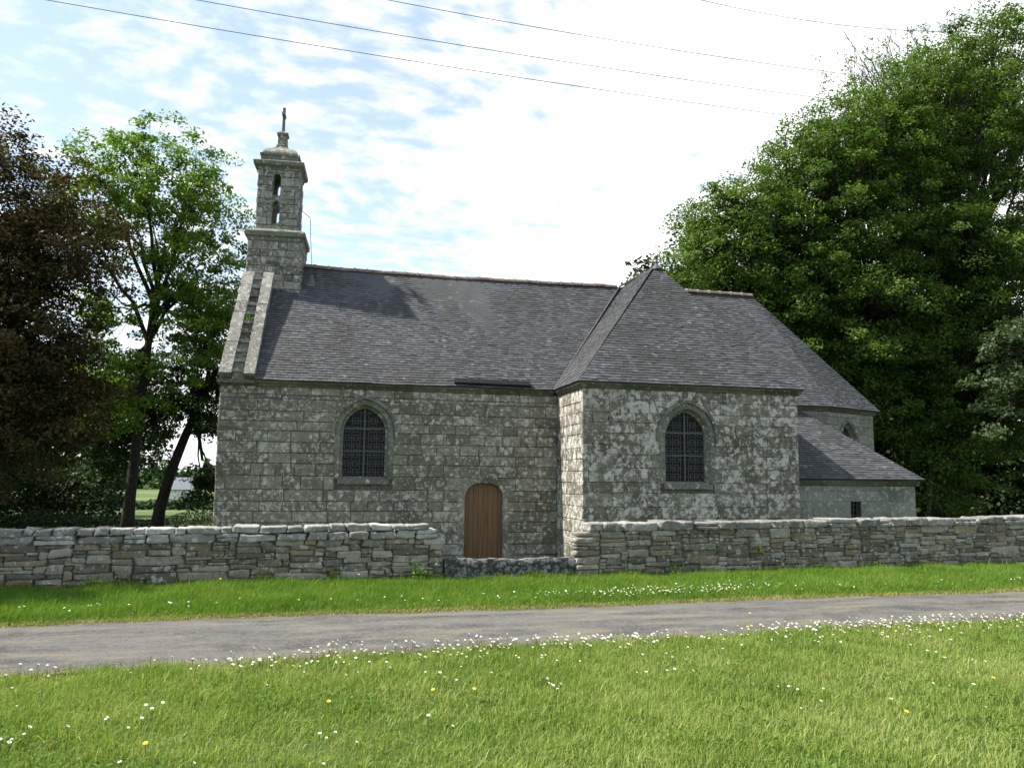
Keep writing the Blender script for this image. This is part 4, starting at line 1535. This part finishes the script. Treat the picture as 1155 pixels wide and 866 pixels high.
hedge('undergrowth', 'dark shaded undergrowth along the foot of the wood at the right', 'undergrowth', [(14.5, 31.0, 0), (22, 30.5, 0), (34, 29, 0)], 2.2, 1.6, 14000, 0.2, 'leaf_wood', 3, 'stuff')
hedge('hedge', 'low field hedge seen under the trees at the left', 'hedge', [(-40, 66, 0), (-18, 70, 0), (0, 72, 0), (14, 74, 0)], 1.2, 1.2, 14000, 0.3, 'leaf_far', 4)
hedge('shade_band', 'low dark band of leaves added to stand for shaded grass behind the left wall', 'hedge', [(-32, 33.0, 0), (-16, 33.4, 0), (-4.0, 33.6, 0), (1.5, 33.8, 0)], 0.80, 1.4, 30000, 0.09, 'leaf_wood', 8)  # added dark leaves stand in for tree shade on the grass
hedge('undergrowth', 'dark undergrowth added to darken the field below the trees behind the left wall', 'undergrowth', [(-26, 38, 0), (-14, 38.5, 0), (-8.6, 38.2, 0)], 2.6, 2.2, 20000, 0.16, 'leaf_wood', 13, 'stuff')  # leaf mass added to darken the field seen under the left trees
hedge('distant_wood', 'line of distant green woods along the horizon beyond the fields', 'woodland', [(-220, 230, 0), (-60, 240, 0), (60, 250, 0), (300, 250, 0)], 8.0, 8, 26000, 1.6, 'leaf_far', 5, 'stuff')

# far white house
hx, hy = -18.3, 112.0
gz = float(ground_z(hx, hy))
house = thing('house', (hx, hy, gz), 'small distant white house with a slate roof between the tree trunks', 'house')
mb = MB()
a0, a1, d_, hw = -1.2, 1.5, 4.0, 1.6
mb.add([(hx + a0, hy, gz - .3), (hx + a1, hy, gz - .3), (hx + a1, hy + d_, gz - .3), (hx + a0, hy + d_, gz - .3), (hx + a0, hy, gz + hw), (hx + a1, hy, gz + hw), (hx + a1, hy + d_, gz + hw), (hx + a0, hy + d_, gz + hw),
        (hx + a0, hy + d_ / 2, gz + hw + 1.5), (hx + a1, hy + d_ / 2, gz + hw + 1.5)],
       [(0, 1, 5, 4), (1, 2, 6, 9, 5), (2, 3, 7, 6), (3, 0, 4, 8, 7)])
mb.build('wall', M['plaster'], house)
mb = MB()
for s_ in (0, 1):
    ye = hy - .15 if s_ == 0 else hy + d_ + .15
    mb.hexa([(hx + a0 - .1, ye, gz + hw - .05), (hx + a1 + .1, ye, gz + hw - .05), (hx + a1 + .1, hy + d_ / 2, gz + hw + 1.52), (hx + a0 - .1, hy + d_ / 2, gz + hw + 1.52),
             (hx + a0 - .1, ye, gz + hw + .05), (hx + a1 + .1, ye, gz + hw + .05), (hx + a1 + .1, hy + d_ / 2, gz + hw + 1.62), (hx + a0 - .1, hy + d_ / 2, gz + hw + 1.62)])
rf = mb.build('roof', M['far_slate'], house)

# ------------------------------------------------------------------ overhead cables
YW = 30.0
sc_ = YW / 18.0
for (xa, za, xb, zb, lab) in [(-6.22, 11.82, 11.14, 11.32, 'lowest of the overhead cables crossing the sky above the bell tower'),
                              (-3.19, 12.29, 12.08, 11.93, 'second lowest overhead cable crossing the sky'),
                              (1.03, 12.95, 13.05, 12.71, 'third overhead cable from below, crossing the middle of the sky'),
                              (9.17, 14.21, 14.36, 14.18, 'topmost overhead cable, short in the upper right of the sky')]:
    xa, xb = xa * sc_, xb * sc_
    za, zb = EYE + (za - EYE) * sc_, EYE + (zb - EYE) * sc_
    mb = MB()
    s_ = (zb - za) / (xb - xa)
    pts = []
    for t in np.linspace(-0.9, 1.6, 26):
        x = xa + (xb - xa) * t
        pts.append((x, YW, za + s_ * (x - xa) - 0.16 * (1 - (2 * t - 1) ** 2)))
    mb.tube(pts, 0.0145, 5)
    tag(mb.build('overhead_cable', M['cable'], origin=(xa, YW, za)), lab, 'cable', 'overhead cables crossing the sky')

# ------------------------------------------------------------------ grass
def blades(name, P, H, W, mat, rg, lean=0.5):
    n = len(P)
    an = rg.uniform(0, 2 * np.pi, n)
    side = np.stack([np.cos(an), np.sin(an), np.zeros(n)], 1)
    la = rg.uniform(0, 2 * np.pi, n)
    ld = np.stack([np.cos(la), np.sin(la), np.zeros(n)], 1) + np.array([0.35, -0.1, 0])
    ll = (np.abs(rg.normal(size=n)) * lean * H)[:, None]
    h = H[:, None]
    w_ = (W / 2)[:, None]
    upv = np.array([0, 0, 1.0])
    b0 = P - upv * 0.01
    m0 = P + upv * h * 0.55 + ld * ll * 0.35
    t0 = P + upv * h * np.maximum(0.35, 1 - 0.35 * (ll / h) ** 2) + ld * ll
    v = np.stack([b0 - side * w_, b0 + side * w_, m0 + side * w_ * 0.8, m0 - side * w_ * 0.8, t0], 1).reshape(-1, 3)
    base = np.arange(n)[:, None] * 5
    f = (base + np.array([[0, 1, 2, 3, 3, 2, 4]])).ravel()
    return np_mesh(name, v, f, np.tile([4, 3], n), mat)


def patch(x, y, s, seed):
    rg = np.random.default_rng(seed)
    out = np.zeros_like(x)
    for q in range(5):
        a, p = rg.uniform(0, 6.28), rg.uniform(0, 6.28)
        f = s * rg.uniform(0.6, 1.6)
        out += np.sin((x * np.cos(a) + y * np.sin(a)) * f + p)
    return out / 5


rg = np.random.default_rng(101)
n = 330000
x = rg.uniform(-4.6, 11.5, n)
y = 3.2 + (9.2 - 3.2) * rg.random(n)
edge = lane_near(x) + 0.06 * rg.normal(size=n)
ok = (y < edge + 0.04) & (x > -0.35 * y - 2.2) & (x < 0.95 * y + 2.2)
x, y = x[ok], y[ok]
pt_ = patch(x, y, 2.2, 5)
pf = patch(x, y, 9.0, 6)
H = 0.055 + 0.036 * pt_ + 0.034 * pf + 0.035 * rg.random(len(x)) ** 2
tall = rg.random(len(x)) < 0.02
H[tall] += 0.07
H = np.clip(H, 0.02, 0.2)
P = np.stack([x, y, ground_z(x, y)], 1)
go = blades('lawn_grass', P, H, rg.uniform(0.004, 0.0085, len(x)), M['grass'], rg, 0.75)
tag(go, 'short sunlit lawn grass in the foreground beside the lane', 'grass', kind='stuff')

n = 210000
x = rg.uniform(-8.5, 17.5, n)
t = rg.random(n)
yw = np.where(x < 3, 13.22 + 0.045 * x, 13.30 + 0.085 * (x - 4.25))
yl = lane_far(x) - 0.04 + 0.05 * rg.normal(size=n)
y = yl + (yw + 0.05 - yl) * t
pt_ = patch(x, y, 2.0, 15)
pf = patch(x, y, 8.0, 16)
up_ = sm(t, 0.0, 0.25)
H = (0.03 + 0.075 * up_ + 0.03 * pt_ * up_ + 0.02 * pf) + 0.05 * rg.random(n) ** 2 * up_ + 0.08 * sm(t, 0.86, 1.0) * (pf > 0.1) * rg.random(n)
H = np.clip(H * (1 + 0.35 * patch(x, y, 4.5, 19) * up_), 0.02, 0.3)
stk = (rg.random(n) < 0.006) & (t > 0.55)
H[stk] += rg.uniform(0.06, 0.2, int(stk.sum()))
P = np.stack([x, y, ground_z(x, y)], 1)
go = blades('verge_grass', P, H, rg.uniform(0.006, 0.011, n), M['verge'], rg, 0.6)
tag(go, 'bright green verge grass between the lane and the stone walls', 'grass', kind='stuff')

# clover and small broad leaves in patches of the lawn, with straw-coloured old blades
n = 1100
cx_, cy_ = rg.uniform(-4, 10, n), rg.uniform(3.4, 8.4, n)
ok = (cy_ < lane_near(cx_) - 0.05) & (patch(cx_, cy_, 2.5, 44) > 0.08)
cx_, cy_ = cx_[ok], cy_[ok]
rep_ = np.repeat(np.arange(len(cx_)), 16)
P = np.stack([cx_[rep_] + rg.normal(size=len(rep_)) * .05, cy_[rep_] + rg.normal(size=len(rep_)) * .05, 0 * rep_], 1)
P[:, 2] = ground_z(P[:, 0], P[:, 1]) + rg.uniform(.02, .085, len(P))
Nn = rg.normal(size=P.shape) * .45 + np.array([0, 0, 1])
Nn /= np.linalg.norm(Nn, axis=1, keepdims=True)
tag(leaves_mesh('clover', P, Nn, 0.024, M['clover'], None, rg, 0.9), 'low clover leaves in patches of the foreground lawn', 'clover', kind='stuff')
n = 9000
x = rg.uniform(-4.4, 11, n)
y = rg.uniform(3.2, 9, n)
ok = y < lane_near(x)
x, y = x[ok], y[ok]
P = np.stack([x, y, ground_z(x, y)], 1)
tag(blades('dead_grass', P, rg.uniform(0.05, 0.15, len(x)), rg.uniform(0.003, 0.005, len(x)), M['dry'], rg, 0.9), 'thin straw-coloured dead blades among the lawn grass', 'grass', kind='stuff')

# dry yellow fringe and litter along both edges of the lane
n = 26000
x = rg.uniform(-8, 17, n)
side = rg.random(n) < 0.72
y = np.where(side, lane_far(x) + 0.10 * rg.normal(size=n) + 0.05, lane_near(x) + 0.09 * rg.normal(size=n) + 0.02)
P = np.stack([x, y, 0.012 + 0 * x], 1)
go = blades('dry_grass', P, rg.uniform(0.015, 0.045, n), rg.uniform(0.006, 0.012, n), M['dry'], rg, 1.4)
tag(go, 'dry yellowish fringe of grass along the edges of the lane', 'grass', kind='stuff')


# ------------------------------------------------------------------ daisies and dandelions
def flower_geo(mb, c, r, h, tilt, az, petals=9, yellow=False, mis=(0, 1, 2)):
    c = Vector(c)
    nrm = Vector((math.sin(tilt) * math.cos(az), math.sin(tilt) * math.sin(az), math.cos(tilt)))
    a = nrm.cross(Vector((0.3, 0.9, 0.1))).normalized()
    b = nrm.cross(a)
    top = c + Vector((0, 0, h))
    mb.tube([c, (c + top) / 2 + Vector((0.004, 0, 0)), top], 0.0016, 3, mis[2], cap=False)
    for j in range(petals):
        t0 = 2 * math.pi * j / petals
        dt = math.pi / petals * 0.92
        P_ = lambda t, rr, z: top + a * (rr * math.cos(t)) + b * (rr * math.sin(t)) + nrm * z
        mb.add([P_(t0 - dt * .6, r * .25, 0), P_(t0 - dt, r * .8, .003), P_(t0, r, .002), P_(t0 + dt, r * .8, .003), P_(t0 + dt * .6, r * .25, 0)], [(0, 1, 2, 3, 4)], mis[0])
    ring = [top + a * (r * .36 * math.cos(2 * math.pi * j / 7)) + b * (r * .36 * math.sin(2 * math.pi * j / 7)) + nrm * 0.004 for j in range(7)]
    mb.add(ring + [top + nrm * 0.008], [(j, (j + 1) % 7, 7) for j in range(7)], mis[1])


frng = random.Random(5)
daisy_meshes = []
for v_ in range(5):
    mb = MB()
    flower_geo(mb, (0, 0, 0), 0.0112, 0.070 + 0.012 * v_, 0.25 + 0.1 * v_, 4.2 + 0.5 * v_)
    o = mb.build('daisy', [M['petal'], M['pollen'], M['stem']])
    daisy_meshes.append(o.data)
    bpy.data.objects.remove(o)
spots = []
# dense band along the near edge of the lane
for _ in range(1200):
    x = frng.uniform(-4.5, 11)
    dens_ = 0.55 + 0.45 * math.sin(x * 1.1 + 0.5) + (0.35 if x > 1 else -0.05)
    if frng.random() > dens_:
        continue
    y = float(lane_near(x)) - abs(frng.gauss(0, 0.42)) + 0.06
    spots.append((x, y, 'band'))
for _ in range(260):                   # verge
    x = frng.gauss(5.0, 0.9) if frng.random() < .75 else frng.uniform(-4, 12)
    y = float(lane_far(x)) + 0.35 + abs(frng.gauss(0.25, 0.25))
    if y < 12.9:
        spots.append((x, y, 'verge'))
near = []
for (cx, cy, nn, rr_) in [(3.63, 5.73, 9, .12), (-1.15, 5.9, 6, .12), (-1.75, 5.55, 4, .07), (1.75, 6.05, 6, .09), (2.7, 6.4, 7, .13), (0.1, 5.1, 4, .12), (5.6, 6.7, 6, .15), (4.9, 5.2, 4, .2), (0.95, 6.6, 4, .12)]:
    for _ in range(nn):
        near.append((cx + frng.gauss(0, rr_), cy + frng.gauss(0, rr_), 'lawn'))
for _ in range(34):
    near.append((frng.uniform(-2.6, 7.5), frng.uniform(4.8, 7.2), 'lawn'))
spots = near + sorted(spots, key=lambda s: s[0] ** 2 + s[1] ** 2)
# keep those inside the picture first
def inside(x, y):
    v_ = Vector((x, y, 0.07 - EYE))
    f_ = v_.dot(fw)
    return f_ > 0 and abs(v_.dot(rt) / f_) < 0.66 and abs(v_.dot(up) / f_) < 0.50
spots = [s for s in spots if inside(s[0], s[1])] + [s for s in spots if not inside(s[0], s[1])]
LBL = {'band': 'small white daisy in the dense flowering band along the near edge of the lane',
       'verge': 'small white daisy on the verge between the lane and the stone wall',
       'lawn': 'small white daisy standing in the foreground lawn'}
GRP = {'band': 'daisies along the near edge of the lane', 'verge': 'daisies on the far verge', 'lawn': 'daisies scattered over the foreground lawn'}
for x, y, kd in spots[:300]:
    o = bpy.data.objects.new('daisy', frng.choice(daisy_meshes))
    o.location = (x, y, float(ground_z(x, y)) + frng.uniform(0, .02))
    o.rotation_euler = (0, 0, frng.uniform(-.5, .5))
    s_ = frng.uniform(0.75, 1.25)
    o.scale = (s_, s_, s_)
    C.objects.link(o)
    tag(o, LBL[kd], 'daisy', GRP[kd])
mb = MB()
for x, y, kd in spots[300:]:
    flower_geo(mb, (x, y, float(ground_z(x, y)) + frng.uniform(0, .02)), 0.0115 * frng.uniform(.75, 1.25), frng.uniform(.07, .12), frng.uniform(.1, .7), frng.uniform(3.8, 6), 7)
o = mb.build('daisies', [M['petal'], M['pollen'], M['stem']])
tag(o, 'further small white daisies speckling both edges of the lane', 'daisies', kind='stuff')

mb = MB()
flower_geo(mb, (0, 0, 0), 0.016, 0.09, 0.35, 4.6, 12, mis=(0, 0, 1))
o = mb.build('dandelion', [M['pollen'], M['stem']])
dmesh = o.data
bpy.data.objects.remove(o)
for x, y, lab in [(5.05, 8.95, 'yellow dandelion at the lane edge, tallest of the little group near the middle'),
                  (4.55, 8.12, 'yellow dandelion in the daisy band at the lane edge'),
                  (4.75, 8.20, 'yellow dandelion in the daisy band at the lane edge'),
                  (4.62, 8.16, 'yellow dandelion in the daisy band at the lane edge'),
                  (1.15, 6.05, 'lone yellow dandelion in the middle of the lawn'),
                  (0.85, 6.1, 'yellow dandelion in the middle of the lawn, left of the lone larger one'),
                  (0.1, 6.0, 'small yellow dandelion in the left half of the lawn'),
                  (-0.95, 5.25, 'yellow dandelion at the lower left of the lawn'),
                  (4.0, 5.0, 'yellow dandelion at the lower right of the lawn'),
                  (5.3, 5.6, 'yellow dandelion near the right edge of the lawn'),
                  (-1.4, 12.6, 'yellow dandelion in the tall grass at the foot of the left wall'),
                  (0.6, 12.9, 'yellow dandelion by the left wall close to the gateway'),
                  (-3.6, 12.4, 'yellow dandelion at the far left of the verge')]:
    o = bpy.data.objects.new('dandelion', dmesh)
    o.location = (x, y, float(ground_z(x, y)) + (0.02 if y < 12 else 0.1))
    o.rotation_euler = (0, 0, frng.uniform(-.5, .5))
    C.objects.link(o)
    tag(o, lab, 'dandelion', 'dandelions in the grass')


# small weeds rooted in the masonry
def weed(name, label, base, n, size, leaf, seed, up=(0, -0.3, 0.8)):
    rg = np.random.default_rng(seed)
    d = rg.normal(size=(n, 3)) * 0.6 + np.array(up)
    P = np.array(base) + d * size * rg.random((n, 1)) ** 0.6
    Nn = rg.normal(size=(n, 3)) + np.array([0, -.4, .6])
    Nn /= np.linalg.norm(Nn, axis=1, keepdims=True)
    P -= np.array(base)
    o = leaves_mesh(name, P, Nn, leaf, M['weed'], None, rg)
    o.location = base
    return tag(o, label, 'plant')


weed('wall_fern', 'small bright green plant growing from a joint of the right wall', (7.85, 13.55, 0.42), 60, 0.14, 0.045, 1)
weed('wall_weed', 'leafy green weed at the foot of the left wall beside the gateway', (1.55, 13.2, 0.05), 140, 0.2, 0.06, 2)
weed('stair_weed', 'green weed growing on the gable steps below the bell tower', (X0 + .52, 20.75, 5.55), 70, 0.14, 0.05, 3)
weed('tower_weed', 'little green weed on the ledge of the bell tower below the openings', (-1.40, 21.72, 8.36), 60, 0.11, 0.045, 4)
for j, (x, lab) in enumerate([(-3.2, 'leafy weed at the foot of the left wall, near the left edge'), (0.2, 'leafy weed at the foot of the left wall, below its middle'),
                              (6.1, 'leafy weed at the foot of the right wall, below the transept window'), (10.4, 'leafy weed at the foot of the right wall, in front of the annex')]):
    yy = float(13.22 + 0.045 * x if x < 3 else 13.30 + 0.085 * (x - 4.25)) - 0.08
    weed('wall_weed', lab, (x, yy, 0.04), 90, 0.15, 0.055, 20 + j)
